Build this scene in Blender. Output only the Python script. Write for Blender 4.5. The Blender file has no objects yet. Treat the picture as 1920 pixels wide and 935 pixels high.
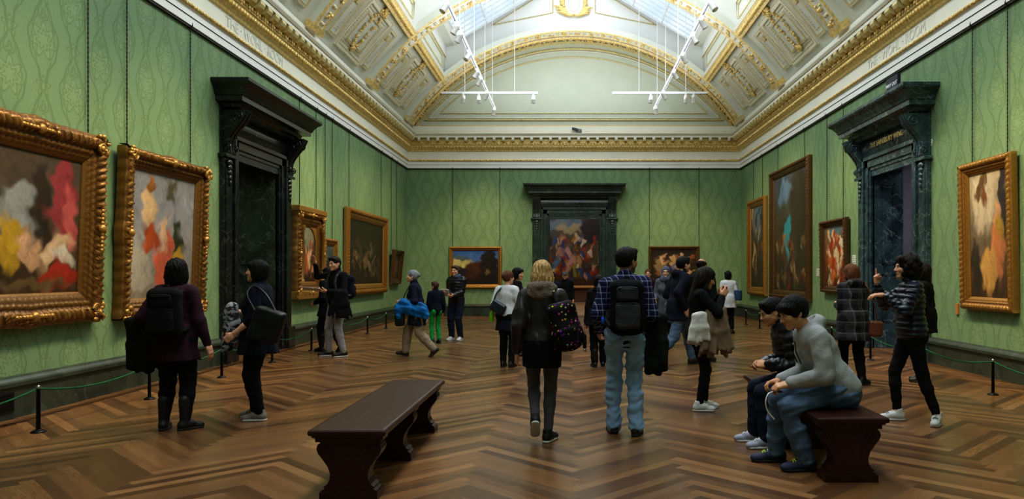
import bpy, math, random
import numpy as np
from mathutils import Vector, Matrix, Euler
PI = math.pi
sc = bpy.context.scene
COL = sc.collection
rnd = random.Random(7)

# ------------------------------------------------------------------ tagging
def tag(o, label=None, cat=None, group=None, kind=None):
    if label: o['label'] = label
    if cat: o['category'] = cat
    if group: o['group'] = group
    if kind: o['kind'] = kind
    return o

def empty(name, loc=(0, 0, 0), rz=0.0, label=None, cat=None, group=None, rot=None):
    o = bpy.data.objects.new(name, None)
    COL.objects.link(o)
    o.location = loc
    o.rotation_euler = rot if rot else (0, 0, rz)
    o.empty_display_size = .1
    return tag(o, label, cat, group)

def copy_tree(o, parent=None):
    c = o.copy(); COL.objects.link(c); c.parent = parent
    for ch in list(o.children):
        copy_tree(ch, c)
    return c

# ------------------------------------------------------------------ materials
MATS = {}
def srgb(r, g, b):
    f = lambda c: (c/255/12.92 if c/255 <= .04045 else ((c/255+.055)/1.055)**2.4)
    return (f(r), f(g), f(b), 1.0)

class NT:
    def __init__(self, name):
        self.m = bpy.data.materials.new(name)
        self.m.use_nodes = True
        self.t = self.m.node_tree
        self.b = self.t.nodes['Principled BSDF']
    def n(self, typ, **kw):
        nd = self.t.nodes.new(typ)
        for k, v in kw.items():
            setattr(nd, k, v)
        return nd
    def l(self, a, b):
        self.t.links.new(a, b)
    def math(self, op, a, b=None, c=None, clamp=False):
        nd = self.n('ShaderNodeMath', operation=op, use_clamp=clamp)
        for i, v in enumerate((a, b, c)):
            if v is None: continue
            if isinstance(v, (int, float)): nd.inputs[i].default_value = v
            else: self.l(v, nd.inputs[i])
        return nd.outputs[0]
    def mix(self, fac, a, b, mode='MIX'):
        nd = self.n('ShaderNodeMix', data_type='RGBA', blend_type=mode)
        for i, v in ((0, fac), (6, a), (7, b)):
            if isinstance(v, (int, float)): nd.inputs[i].default_value = v
            elif isinstance(v, tuple): nd.inputs[i].default_value = v
            else: self.l(v, nd.inputs[i])
        return nd.outputs[2]
    def ramp(self, fac, stops):
        nd = self.n('ShaderNodeValToRGB')
        el = nd.color_ramp.elements
        while len(el) < len(stops): el.new(0.5)
        for e, (p, c) in zip(el, stops):
            e.position = p; e.color = c
        self.l(fac, nd.inputs[0])
        return nd.outputs[0]
    def noise(self, vec=None, scale=5, detail=3, rough=.5, dist=0):
        nd = self.n('ShaderNodeTexNoise')
        nd.inputs['Scale'].default_value = scale
        nd.inputs['Detail'].default_value = detail
        nd.inputs['Roughness'].default_value = rough
        nd.inputs['Distortion'].default_value = dist
        if vec is not None: self.l(vec, nd.inputs['Vector'])
        return nd.outputs[0]
    def coord(self, which='Object'):
        return self.n('ShaderNodeTexCoord').outputs[which]
    def mapping(self, vec, scale=(1, 1, 1), rot=(0, 0, 0), loc=(0, 0, 0)):
        nd = self.n('ShaderNodeMapping')
        nd.inputs['Scale'].default_value = scale
        nd.inputs['Rotation'].default_value = rot
        nd.inputs['Location'].default_value = loc
        self.l(vec, nd.inputs['Vector'])
        return nd.outputs[0]
    def bump(self, h, strength=.3, dist=.01):
        nd = self.n('ShaderNodeBump')
        nd.inputs['Strength'].default_value = strength
        nd.inputs['Distance'].default_value = dist
        self.l(h, nd.inputs['Height'])
        self.l(nd.outputs[0], self.b.inputs['Normal'])
    def set(self, **kw):
        names = dict(color='Base Color', rough='Roughness', metal='Metallic', spec='Specular IOR Level',
                     coat='Coat Weight', coatr='Coat Roughness', emit='Emission Strength', emitc='Emission Color',
                     sheen='Sheen Weight', alpha='Alpha', trans='Transmission Weight', sss='Subsurface Weight')
        for k, v in kw.items():
            i = self.b.inputs[names[k]]
            if isinstance(v, (int, float, tuple)): i.default_value = v
            else: self.l(v, i)
        return self

def plain(name, col, rough=.6, metal=0.0, spec=.5, var=.12, scale=8, bump=0.0, coat=0.0, bscale=None, sheen=0.0):
    """simple procedural material: colour with noise variation and optional bump"""
    if name in MATS: return MATS[name]
    t = NT(name)
    co = t.coord('Object')
    nz = t.noise(co, scale, 4)
    c0 = tuple(x*(1-var) for x in col[:3])+(1,)
    c1 = tuple(min(1, x*(1+var)) for x in col[:3])+(1,)
    t.set(color=t.ramp(nz, [(.3, c0), (.7, c1)]), rough=rough, metal=metal, spec=spec, coat=coat, sheen=sheen)
    if bump:
        t.bump(t.noise(co, bscale or scale*3, 5), bump)
    MATS[name] = t.m
    return t.m

def fabric(name, col, rough=.9, wr=.35, scale=9, var=.18, spec=.2, sheen=.0):
    if name in MATS: return MATS[name]
    t = NT(name)
    co = t.coord('Object')
    nz = t.noise(co, scale, 4, .55, .6)
    c0 = tuple(x*(1-var) for x in col[:3])+(1,)
    c1 = tuple(min(1, x*(1+var)) for x in col[:3])+(1,)
    t.set(color=t.ramp(nz, [(.3, c0), (.7, c1)]), rough=rough, spec=spec, sheen=sheen)
    fine = t.noise(co, 160, 2)
    h = t.math('ADD', t.math('MULTIPLY', nz, 1.0), t.math('MULTIPLY', fine, .12))
    t.bump(h, wr, .03)
    MATS[name] = t.m
    return t.m

# ------------------------------------------------------------------ mesh builder
class MB:
    def __init__(self):
        self.v = []; self.f = []; self.mi = []; self.sm = []
    def add(self, vs, fs, m=0, smooth=False):
        b = len(self.v)
        self.v.extend([tuple(p) for p in vs])
        for f in fs:
            self.f.append(tuple(b+i for i in f)); self.mi.append(m); self.sm.append(smooth)
        return self
    def box(self, x0, x1, y0, y1, z0, z1, m=0, M=None):
        vs = [(x, y, z) for z in (z0, z1) for y in (y0, y1) for x in (x0, x1)]
        if M is not None: vs = [M @ Vector(p) for p in vs]
        return self.add(vs, [(0, 2, 3, 1), (4, 5, 7, 6), (0, 1, 5, 4), (2, 6, 7, 3), (0, 4, 6, 2), (1, 3, 7, 5)], m)
    def quad(self, a, b, c, d, m=0):
        return self.add([a, b, c, d], [(0, 1, 2, 3)], m)
    def prism(self, poly, fn, a, b, m=0, smooth=False, caps=True):
        """poly: 2d points (ccw), fn(u, v, w) -> 3d; extruded from w=a to w=b"""
        n = len(poly)
        vs = [fn(p[0], p[1], a) for p in poly]+[fn(p[0], p[1], b) for p in poly]
        self.add(vs, [(i, (i+1) % n, n+(i+1) % n, n+i) for i in range(n)], m, smooth)
        if caps:
            self.add(vs, [tuple(range(n-1, -1, -1)), tuple(range(n, 2*n))], m)
        return self
    def tube(self, pts, r, n=8, m=0, caps=True, closed=False):
        pts = [Vector(p) for p in pts]
        rs = r if isinstance(r, (list, tuple)) else [r]*len(pts)
        vs = []; k = len(pts); up = None
        for i, p in enumerate(pts):
            if closed: t = pts[(i+1) % k]-pts[i-1]
            else: t = pts[min(i+1, k-1)]-pts[max(i-1, 0)]
            t.normalize()
            if up is None:
                up = Vector((0, 0, 1)) if abs(t.z) < .9 else Vector((1, 0, 0))
            a = t.cross(up)
            if a.length < 1e-5: a = t.cross(Vector((0, 1, .3)))
            a.normalize(); b = a.cross(t).normalized(); up = b
            for j in range(n):
                q = 2*PI*j/n
                vs.append(p+(a*math.cos(q)+b*math.sin(q))*rs[i])
        fs = []
        for i in range(k if closed else k-1):
            for j in range(n):
                i2 = (i+1) % k
                fs.append((i*n+j, i*n+(j+1) % n, i2*n+(j+1) % n, i2*n+j))
        self.add(vs, [f[::-1] for f in fs], m, True)
        if caps and not closed:
            self.add(vs, [tuple(range(n)), tuple(range(k*n-1, (k-1)*n-1, -1))], m)
        return self
    def lathe(self, prof, n=20, m=0, c=(0, 0, 0), M=None):
        """prof: (r, z) list, bottom to top"""
        vs = []
        for r, z in prof:
            for j in range(n):
                a = 2*PI*j/n
                p = Vector((c[0]+r*math.cos(a), c[1]+r*math.sin(a), c[2]+z))
                vs.append(M @ p if M is not None else p)
        fs = []
        for i in range(len(prof)-1):
            for j in range(n):
                fs.append((i*n+j, i*n+(j+1) % n, (i+1)*n+(j+1) % n, (i+1)*n+j))
        self.add(vs, fs, m, True)
        k = len(prof)
        return self.add(vs, [tuple(range(n-1, -1, -1)), tuple(range((k-1)*n, k*n))], m)
    def ball(self, c, r, n=8, m=0, rot=None):
        rx, ry, rz = r if isinstance(r, (tuple, list)) else (r, r, r)
        vs = []; h = max(3, n//2)
        for i in range(1, h):
            t = PI*i/h
            for j in range(n):
                a = 2*PI*j/n
                p = Vector((rx*math.sin(t)*math.cos(a), ry*math.sin(t)*math.sin(a), rz*math.cos(t)))
                if rot is not None: p = rot @ p
                vs.append(p+Vector(c))
        for s in (1, -1):
            p = Vector((0, 0, rz*s))
            if rot is not None: p = rot @ p
            vs.append(p+Vector(c))
        fs = []
        for i in range(h-2):
            for j in range(n):
                fs.append((i*n+j, (i+1)*n+j, (i+1)*n+(j+1) % n, i*n+(j+1) % n))
        T = (h-1)*n
        for j in range(n):
            fs.append((T, j, (j+1) % n)); fs.append((T+1, (h-2)*n+(j+1) % n, (h-2)*n+j))
        return self.add(vs, fs, m, True)
    def grid(self, fn, nu, nv, m=0, smooth=True, flip=False):
        vs = [fn(i/nu, j/nv) for j in range(nv+1) for i in range(nu+1)]
        fs = []
        for j in range(nv):
            for i in range(nu):
                a = j*(nu+1)+i
                q = (a, a+1, a+nu+2, a+nu+1)
                fs.append(q[::-1] if flip else q)
        return self.add(vs, fs, m, smooth)
    def build(self, name, mats, parent=None, uv=None, bevel=None):
        me = bpy.data.meshes.new(name)
        me.from_pydata(self.v, [], self.f)
        for m in (mats if isinstance(mats, (list, tuple)) else [mats]): me.materials.append(m)
        me.polygons.foreach_set('material_index', self.mi)
        me.polygons.foreach_set('use_smooth', self.sm)
        if uv:
            lay = me.uv_layers.new(name='UVMap')
            for lp in me.loops:
                lay.data[lp.index].uv = uv(me.vertices[lp.vertex_index].co)
        me.update()
        o = bpy.data.objects.new(name, me)
        COL.objects.link(o)
        if parent is not None: o.parent = parent
        if bevel:
            b = o.modifiers.new('bevel', 'BEVEL'); b.width = bevel; b.segments = 2; b.limit_method = 'ANGLE'
        return o

def text_mesh(name, body, size, mat, M, parent=None, depth=.004, align='CENTER'):
    cu = bpy.data.curves.new(name, 'FONT')
    cu.body = body; cu.size = size; cu.extrude = depth; cu.align_x = align; cu.align_y = 'CENTER'
    tmp = bpy.data.objects.new('tmp', cu); COL.objects.link(tmp)
    dg = bpy.context.evaluated_depsgraph_get(); dg.update()
    me = bpy.data.meshes.new_from_object(tmp.evaluated_get(dg))
    bpy.data.objects.remove(tmp)
    me.name = name
    me.transform(M)
    me.materials.clear(); me.materials.append(mat)
    o = bpy.data.objects.new(name, me); COL.objects.link(o)
    if parent is not None: o.parent = parent
    return o

def np_mesh(name, V, Fc, mat, parent=None, smooth=True, col=None):
    me = bpy.data.meshes.new(name)
    me.from_pydata(V.tolist(), [], Fc.tolist())
    for m in (mat if isinstance(mat, (list, tuple)) else [mat]): me.materials.append(m)
    me.polygons.foreach_set('use_smooth', [smooth]*len(me.polygons))
    if col is not None:
        at = me.color_attributes.new('Col', 'FLOAT_COLOR', 'POINT')
        at.data.foreach_set('color', col.astype(np.float32).ravel())
    me.update()
    o = bpy.data.objects.new(name, me); COL.objects.link(o)
    if parent is not None: o.parent = parent
    return o

# ------------------------------------------------------------------ implicit surfaces
def rotm(rx=0, ry=0, rz=0):
    return np.array(Euler((rx, ry, rz), 'XYZ').to_matrix())

class SDF:
    def __init__(self):
        self.p = []
    def _a(self, fn, lo, hi, k, op):
        self.p.append((fn, np.array(lo, float), np.array(hi, float), k, op)); return self
    def cap(self, a, b, ra, rb=None, k=.03, op='u', sq=None, rib=None, col=None):
        """tapered capsule; sq=(axis vector, factor) flattens it across that axis; rib=(count, amplitude) quilts it"""
        a = np.array(a, float); b = np.array(b, float); rb = ra if rb is None else rb
        def fn(P):
            A, B, Q = a, b, P
            if sq is not None:
                ax = np.array(sq[0], float); ax /= np.linalg.norm(ax); s = sq[1]-1
                Q = P+np.outer((P-a) @ ax, ax)*s
                B = b+((b-a) @ ax)*ax*s
            d = B-A; L = d @ d+1e-12
            t = np.clip(((Q-A) @ d)/L, 0, 1)
            r = ra+(rb-ra)*t
            if rib is not None:
                r = r+rib[1]*np.abs(np.sin(PI*rib[0]*t))-rib[1]*.5
            return np.linalg.norm(Q-A-t[:, None]*d, axis=1)-r
        m = max(ra, rb)+(rib[1] if rib else 0)
        return self._a(fn, np.minimum(a, b)-m, np.maximum(a, b)+m, k, op)
    def ell(self, c, r, R=None, k=.03, op='u'):
        c = np.array(c, float); r = np.array(r, float)*np.ones(3)
        def fn(P):
            Q = P-c
            if R is not None: Q = Q @ R
            k0 = np.linalg.norm(Q/r, axis=1); k1 = np.linalg.norm(Q/(r*r), axis=1)+1e-9
            return k0*(k0-1)/k1
        m = r.max() if R is not None else r
        return self._a(fn, c-m, c+m, k, op)
    def rbox(self, c, h, rad=.02, R=None, k=.02, op='u', taper=0.0):
        c = np.array(c, float); h = np.array(h, float)
        def fn(P):
            Q = P-c
            if R is not None: Q = Q @ R
            if taper:
                s = 1+taper*(Q[:, 2]/h[2])
                Q = Q*np.stack([1/s, np.ones_like(s), np.ones_like(s)], 1)
            d = np.abs(Q)-(h-rad)
            return np.linalg.norm(np.maximum(d, 0), axis=1)+np.minimum(d.max(1), 0)-rad
        m = (np.linalg.norm(h) if R is not None else h*(1+abs(taper)))
        return self._a(fn, c-m, c+m, k, op)
    def cone(self, a, b, ra, rb, depth=.75, k=.03, op='u', folds=None):
        """upright flat-bottomed elliptical frustum from z=a[2] down/up to b[2] (garment skirts)"""
        a = np.array(a, float); b = np.array(b, float)
        def fn(P):
            t = np.clip((P[:, 2]-a[2])/(b[2]-a[2]), -.1, 1.1)
            c = a+t[:, None]*(b-a)
            r = ra+(rb-ra)*t
            dx = P[:, 0]-c[:, 0]; dy = (P[:, 1]-c[:, 1])/depth
            rr = np.hypot(dx, dy)
            if folds:
                r = r+folds[1]*np.sin(folds[0]*np.arctan2(dy, dx)+1.3)*np.clip(t, 0, 1)
            d = (rr-r)*min(depth, 1)
            zlo, zhi = min(a[2], b[2]), max(a[2], b[2])
            return np.maximum(d, np.maximum(zlo-P[:, 2], P[:, 2]-zhi))
        m = max(ra, rb)+(folds[1] if folds else 0)
        lo = np.minimum(a, b)-np.array([m, m, 0]); hi = np.maximum(a, b)+np.array([m, m, 0])
        return self._a(fn, lo, hi, k, op)
    def plane(self, p, n):
        """cut away everything on the side the normal points to"""
        p = np.array(p, float); n = np.array(n, float); n /= np.linalg.norm(n)
        return self._a(lambda P: (P-p) @ n, (-9, -9, -9), (9, 9, 9), 0, 'clip')
    def xform(self, M, s=1.0):
        """rigid transform (4x4 numpy) plus uniform scale of everything so far"""
        R = M[:3, :3]; T = M[:3, 3]; out = []
        for fn, lo, hi, k, op in self.p:
            def g(P, fn=fn): return fn(((P-T) @ R)/s)*s
            cs = np.array([[x, y, z] for x in (lo[0], hi[0]) for y in (lo[1], hi[1]) for z in (lo[2], hi[2])])
            cs = (cs*s) @ R.T+T
            out.append((g, cs.min(0), cs.max(0), k*s, op))
        self.p = out; return self
    def bounds(self):
        us = [p for p in self.p if p[4] == 'u']
        return np.min([p[1] for p in us], 0), np.max([p[2] for p in us], 0)
    def mesh(self, h, disp=None):
        lo, hi = self.bounds()
        pad = 3*h+.01
        lo = lo-pad; hi = hi+pad
        n = np.ceil((hi-lo)/h).astype(int)+1
        ax = [lo[i]+h*np.arange(n[i]) for i in range(3)]
        D = np.full(n, .5)
        for fn, a, b, k, op in self.p:
            mg = k+3*h if op != 'clip' else 0
            if op == 'clip': i0 = np.zeros(3, int); i1 = n
            else:
                i0 = np.clip(np.floor((a-mg-lo)/h).astype(int), 0, n); i1 = np.clip(np.ceil((b+mg-lo)/h).astype(int)+1, 0, n)
            if (i1 <= i0).any(): continue
            G = np.stack(np.meshgrid(*[ax[i][i0[i]:i1[i]] for i in range(3)], indexing='ij'), -1)
            S = G.shape[:3]
            d = fn(G.reshape(-1, 3)).reshape(S)
            sl = tuple(slice(i0[i], i1[i]) for i in range(3))
            o = D[sl]
            if op == 'u':
                if k > 0:
                    q = np.maximum(k-np.abs(o-d), 0)/k
                    D[sl] = np.minimum(o, d)-q*q*k*.25
                else: D[sl] = np.minimum(o, d)
            elif op == 'clip': D[sl] = np.maximum(o, d)
            else:
                d = -d
                if k > 0:
                    q = np.maximum(k-np.abs(o-d), 0)/k
                    D[sl] = np.maximum(o, d)+q*q*k*.25
                else: D[sl] = np.maximum(o, d)
        if disp is not None:
            I = np.nonzero(np.abs(D) < .05)
            P = np.stack([ax[i][I[i]] for i in range(3)], 1)
            D[I] += disp(P)
        return surfnet(D, lo, h)

def surfnet(D, lo, h):
    S = D < 0
    n = np.array(D.shape)
    c = [(x, y, z) for x in (0, 1) for y in (0, 1) for z in (0, 1)]
    sub = lambda A, o: A[o[0]:n[0]-1+o[0], o[1]:n[1]-1+o[1], o[2]:n[2]-1+o[2]]
    cnt = sum(sub(S, o).astype(np.int8) for o in c)
    act = (cnt > 0) & (cnt < 8)
    idx = np.full(act.shape, -1, int)
    I = np.nonzero(act); N = len(I[0])
    idx[I] = np.arange(N)
    acc = np.zeros((N, 3)); w = np.zeros(N)
    for o in c:
        for a in range(3):
            if o[a]: continue
            o2 = list(o); o2[a] = 1
            d1 = D[I[0]+o[0], I[1]+o[1], I[2]+o[2]]; d2 = D[I[0]+o2[0], I[1]+o2[1], I[2]+o2[2]]
            mk = (d1 < 0) != (d2 < 0)
            t = np.where(mk, d1/np.where(mk, d1-d2, 1), 0)
            p = np.array(o, float)[None, :].repeat(N, 0); p[:, a] += t
            acc += p*mk[:, None]; w += mk
    V = lo+h*(np.stack(I, 1)+acc/w[:, None])
    F = []
    for a in range(3):
        b, cc = (a+1) % 3, (a+2) % 3
        s1 = [slice(None)]*3; s2 = [slice(None)]*3
        s1[a] = slice(0, -1); s2[a] = slice(1, None)
        for q in (b, cc): s1[q] = slice(1, -1); s2[q] = slice(1, -1)
        A = S[tuple(s1)]; B = S[tuple(s2)]
        for mk, fl in ((A & ~B, False), (~A & B, True)):
            J = np.nonzero(mk)
            g = [None]*3
            g[a] = J[a]; g[b] = J[b]+1; g[cc] = J[cc]+1
            def cell(db, dc):
                q = [None]*3
                q[a] = g[a]; q[b] = g[b]+db; q[cc] = g[cc]+dc
                return idx[q[0], q[1], q[2]]
            Q = np.stack([cell(-1, -1), cell(0, -1), cell(0, 0), cell(-1, 0)], 1)
            F.append(Q[:, ::-1] if fl else Q)
    F = np.concatenate(F)
    F = F[(F >= 0).all(1)]
    return V, F

def wrinkle(amp, f=9.0, seed=0, zs=1.0):
    r = np.random.RandomState(seed); ph = r.rand(12)*6.28; dr = r.randn(6, 3); dr /= np.linalg.norm(dr, axis=1)[:, None]
    def fn(P):
        Q = P*np.array([1, 1, zs])*f
        W = Q+.5*np.sin(Q[:, [1, 2, 0]]*1.3+ph[:3])
        s = 0
        for i in range(4):
            s = s+np.sin(W @ dr[i]*(1+.6*i)+ph[3+i])/(1+.5*i)
        return amp*s*.5
    return fn
# ================================================================== room
XL, XR, YB, YF = -6.04, 6.40, 27.8, -3.0
XC = .18
ZR = 5.47                                            # picture rail
DOOR_L, DOOR_R, DOOR_B = 14.45, 14.75, .20
OW, OH = .94, 3.72                                   # door opening half width, height

# ---- materials
def mat_wall():
    t = NT('green_damask')
    uv = t.coord('UV')
    sx = t.n('ShaderNodeSeparateXYZ'); t.l(uv, sx.inputs[0])
    nz = t.noise(uv, 1.3, 3)
    m = t.math
    U = m('MULTIPLY', sx.outputs[0], 1/.52); col = m('FLOOR', U)
    x = m('ABSOLUTE', m('SUBTRACT', m('MULTIPLY', m('FRACT', U), 2), 1.0))
    y = m('FRACT', m('ADD', m('MULTIPLY', sx.outputs[1], 1/1.06), m('MULTIPLY', col, .5)))
    cy = m('COSINE', m('MULTIPLY', y, 2*PI)); s2 = m('SINE', m('MULTIPLY', y, 8*PI)); s3 = m('SINE', m('MULTIPLY', y, 14*PI))
    def near(a, w):                     # 1 on the curve, 0 away from it
        return m('SUBTRACT', 1.0, m('DIVIDE', m('ABSOLUTE', a), w), None, True)
    ogee = m('ADD', m('MULTIPLY', cy, .40), .54)
    l1 = near(m('SUBTRACT', x, m('ADD', ogee, m('MULTIPLY', s2, .045))), .095)
    l2 = near(m('SUBTRACT', x, m('ADD', m('MULTIPLY', ogee, .74), m('MULTIPLY', s3, .03))), .055)
    def motif(y0, r0, pet, amp):
        dy = m('SUBTRACT', m('FRACT', m('ADD', y, .5-y0)), .5)
        xx = m('MULTIPLY', x, .26); yy = m('MULTIPLY', dy, 1.06)
        r = m('SQRT', m('ADD', m('MULTIPLY', xx, xx), m('MULTIPLY', yy, yy)))
        th = m('ARCTAN2', xx, yy)
        pt = m('ADD', 1.0, m('MULTIPLY', m('COSINE', m('MULTIPLY', th, pet)), amp))
        a = near(m('SUBTRACT', r, m('MULTIPLY', pt, r0)), .022)
        b_ = near(m('SUBTRACT', r, m('MULTIPLY', pt, r0*.55)), .020)
        solid = m('LESS_THAN', r, m('MULTIPLY', pt, r0))
        return m('MAXIMUM', a, b_), solid
    a1, f1 = motif(0.0, .17, 7, .28); a2, f2 = motif(.5, .085, 5, .35)
    a3, f3 = motif(.27, .05, 3, .4)
    line = m('MAXIMUM', m('MAXIMUM', l1, l2), m('MAXIMUM', a1, m('MAXIMUM', a2, a3)))
    fig = m('MAXIMUM', f1, m('MAXIMUM', f2, f3))
    base = t.mix(nz, srgb(112, 141, 105), srgb(126, 153, 114))
    c = t.mix(m('MULTIPLY', fig, .20), base, srgb(150, 172, 126))
    c = t.mix(m('MULTIPLY', line, .44), c, srgb(66, 90, 50))
    weave = t.noise(t.mapping(uv, (60, 3, 1)), 4, 2)
    c = t.mix(.18, c, weave, 'OVERLAY')
    t.set(color=c, rough=.62, spec=.25)
    t.bump(t.math('ADD', t.math('MULTIPLY', line, .3), weave), .12, .01)
    return t.m
M_WALL = mat_wall()
M_CREAM = plain('ivory_plaster', srgb(226, 226, 212), .55, var=.03, scale=2)
M_CREAM2 = plain('pale_grey_plaster', srgb(214, 217, 205), .55, var=.03, scale=2)
M_WHITE = plain('white_plaster', srgb(233, 234, 230), .5, var=.02, scale=2)
M_GOLD = plain('gilding', srgb(228, 200, 130), .40, .22, var=.28, scale=14, bump=.35, bscale=40)
M_GOLDP = plain('pale_gilding', srgb(212, 196, 142), .45, .25, var=.2, scale=12, bump=.2)
M_LINE = plain('dark_line', srgb(40, 38, 36), .6)
M_EMBOSS = plain('relief_lettering', srgb(214, 214, 203), .6, var=.03)

def mat_marble(name, a, b, vein, rough=.28):
    t = NT(name)
    co = t.coord('Object')
    n1 = t.noise(co, 1.6, 4, .55, 1.0)
    n2 = t.noise(co, 1.9, 3, .5, 1.6)
    base = t.ramp(n1, [(.3, a), (.55, b), (.75, a)])
    v = t.math('ABSOLUTE', t.math('SUBTRACT', n2, .5))
    vv = t.ramp(v, [(0, (1, 1, 1, 1)), (.008, (.22, .22, .22, 1)), (.022, (0, 0, 0, 1))])
    t.set(color=t.mix(t.math('MULTIPLY', vv, .55), base, vein), rough=rough, spec=.5)
    return t.m
M_MARB = mat_marble('dark_green_marble', srgb(26, 32, 32), srgb(48, 62, 58), srgb(110, 128, 118))
M_MARBR = mat_marble('blue_green_marble', srgb(30, 42, 48), srgb(62, 84, 90), srgb(150, 168, 168), .25)
M_MARBL = mat_marble('black_marble', srgb(14, 15, 16), srgb(30, 34, 34), srgb(84, 92, 90), .22)
M_REV = mat_marble('reveal_marble', srgb(30, 38, 32), srgb(66, 80, 62), srgb(150, 160, 130), .3)
M_SKIRT = mat_marble('skirting_marble', srgb(34, 40, 36), srgb(56, 66, 56), srgb(92, 106, 92), .34)
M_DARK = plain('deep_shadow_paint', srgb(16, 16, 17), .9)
M_LILAC = plain('lilac_grey_wall', srgb(120, 116, 130), .8)
M_OXBLOOD = plain('dark_red_panel', srgb(70, 34, 26), .6)

def mat_floor():
    t = NT('herringbone_parquet')
    at = t.n('ShaderNodeAttribute', attribute_name='Col')
    uv = t.coord('UV')
    g = t.noise(t.mapping(uv, (1.6, 34, 1)), 3, 5, .6, .3)
    g2 = t.noise(t.mapping(uv, (.5, 8, 1)), 3, 3)
    gr = t.ramp(g, [(.25, (.50, .47, .44, 1)), (.6, (1.0, 1.0, 1.0, 1)), (.85, (1.15, 1.12, 1.08, 1))])
    c = t.mix(.85, at.outputs['Color'], gr, 'MULTIPLY')
    c = t.mix(.35, c, t.ramp(g2, [(.3, (.6, .58, .55, 1)), (.7, (1.15, 1.12, 1.05, 1))]), 'MULTIPLY')
    wear = t.noise(t.coord('Object'), .6, 4)
    t.set(color=c, rough=t.ramp(wear, [(.3, (.22, .22, .22, 1)), (.7, (.34, .34, .34, 1))]), spec=.45)
    t.bump(g, .03, .01)
    return t.m

# ---- floor: every block of the herringbone in one mesh
def build_floor():
    PL, PW = 1.17, .0975
    r = random.Random(3)
    V = []; Fc = []; UV = []; C = []
    n = int(round(PL/PW))
    c45 = math.cos(PI/4)
    tones = [srgb(122, 88, 56), srgb(108, 76, 47), srgb(138, 101, 66), srgb(94, 66, 42), srgb(129, 92, 57), srgb(114, 84, 58), srgb(84, 58, 38)]
    def put(x, y, w, h, tone, along_x):
        # axis-aligned block in the herringbone frame, rotated 45 degrees into the room
        P = []
        for (a, b) in ((x, y), (x+w, y), (x+w, y+h), (x, y+h)):
            X = (a-b)*c45+.09; Y = (a+b)*c45+12.4
            P.append((X, Y))
        if max(p[0] for p in P) < XL-.1 or min(p[0] for p in P) > XR+.1: return
        if max(p[1] for p in P) < YF-.1 or min(p[1] for p in P) > YB+.1: return
        b = len(V); o = r.random()*40
        for (q, p) in zip(((0, 0), (w, 0), (w, h), (0, h)), P):
            V.append((min(max(p[0], XL), XR), min(max(p[1], YF), YB), 0))
            UV.append(((q[0] if along_x else q[1])+o, (q[1] if along_x else q[0])+o))
            C.append(tone)
        Fc.append((b, b+1, b+2, b+3))
    N = 6
    for k in range(-150, 151):                         # steps down the stair of the herringbone
        for j in range(-N, N+1):
            # horizontal block then vertical block, offset along the diagonal
            x0 = k*PW+j*PL; y0 = k*PW-j*PL
            for hor in (True, False):
                t = r.choice(tones); s = r.uniform(.95, 1.45)
                tone = tuple(min(1, q*s) for q in t[:3])+(1,)
                if hor: put(x0, y0, PL, PW, tone, True)
                else: put(x0, y0+PW, PW, PL, tone, False)
    V = np.array(V); Fc = np.array(Fc)
    o = np_mesh('floor', V, Fc, mat_floor(), smooth=False, col=np.array(C))
    lay = o.data.uv_layers.new(name='UVMap')
    uvs = np.array(UV)
    vi = np.zeros(len(o.data.loops), int); o.data.loops.foreach_get('vertex_index', vi)
    lay.data.foreach_set('uv', uvs[vi].ravel())
    tag(o, kind='structure')
    b = MB(); b.box(XL-.3, XR+.3, YF-.3, YB+.05, -.12, -.004)
    u = b.build('trim_1', plain('subfloor', srgb(60, 42, 28), .8)); tag(u, kind='structure')
build_floor()

# ---- walls
def wall_pieces(a0, a1, zt, oc, P):
    """wall a0..a1 with a door opening centred at oc; P(a, z) -> point"""
    b = MB()
    parts = [(a0, oc-OW-.02, 0, zt), (oc+OW+.02, a1, 0, zt), (oc-OW-.02, oc+OW+.02, OH+.02, zt)]
    for (p, q, z0, z1) in parts:
        b.quad(P(p, z0), P(q, z0), P(q, z1), P(p, z1))
    return b
w = wall_pieces(YF, YB, ZR, DOOR_L, lambda a, z: (XL, a, z)).build('wall_left', M_WALL, uv=lambda c: (c.y, c.z)); tag(w, kind='structure')
w = wall_pieces(YF, YB, ZR, DOOR_R, lambda a, z: (XR, a, z)).build('wall_right', M_WALL, uv=lambda c: (-c.y, c.z)); tag(w, kind='structure')
w = wall_pieces(XL, XR, ZR, DOOR_B, lambda a, z: (a, YB, z)).build('wall_back', M_WALL, uv=lambda c: (c.x-XC, c.z)); tag(w, kind='structure')
b = MB(); b.quad((XL, YF, 0), (XR, YF, 0), (XR, YF, 12.5), (XL, YF, 12.5))
w = b.build('wall_front', M_WALL, uv=lambda c: (c.x, c.z)); tag(w, kind='structure')

# ---- skirting boards (dark green marble with a moulded cap)
SK = [(0, 0), (.07, 0), (.07, .33), (.10, .345), (.10, .385), (.075, .40), (.05, .43), (.02, .45), (0, .45)]
def run(poly, side, a, c, m, b, m_idx=0, smooth=False):
    """sweep a profile (out from wall, z) along a wall from a to c"""
    fn = {'left': lambda u, v, w: (XL+u, w, v), 'right': lambda u, v, w: (XR-u, w, v), 'back': lambda u, v, w: (w, YB-u, v)}[side]
    b.prism(poly, fn, a, c, m_idx, smooth)
for side, oc, a0, a1 in (('left', DOOR_L, YF, YB), ('right', DOOR_R, YF, YB), ('back', DOOR_B, XL, XR)):
    b = MB()
    run(SK, side, a0, oc-1.6, None, b); run(SK, side, oc+1.6, a1, None, b)
    o = b.build('baseboard_'+side, M_SKIRT); tag(o, kind='structure')

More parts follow.
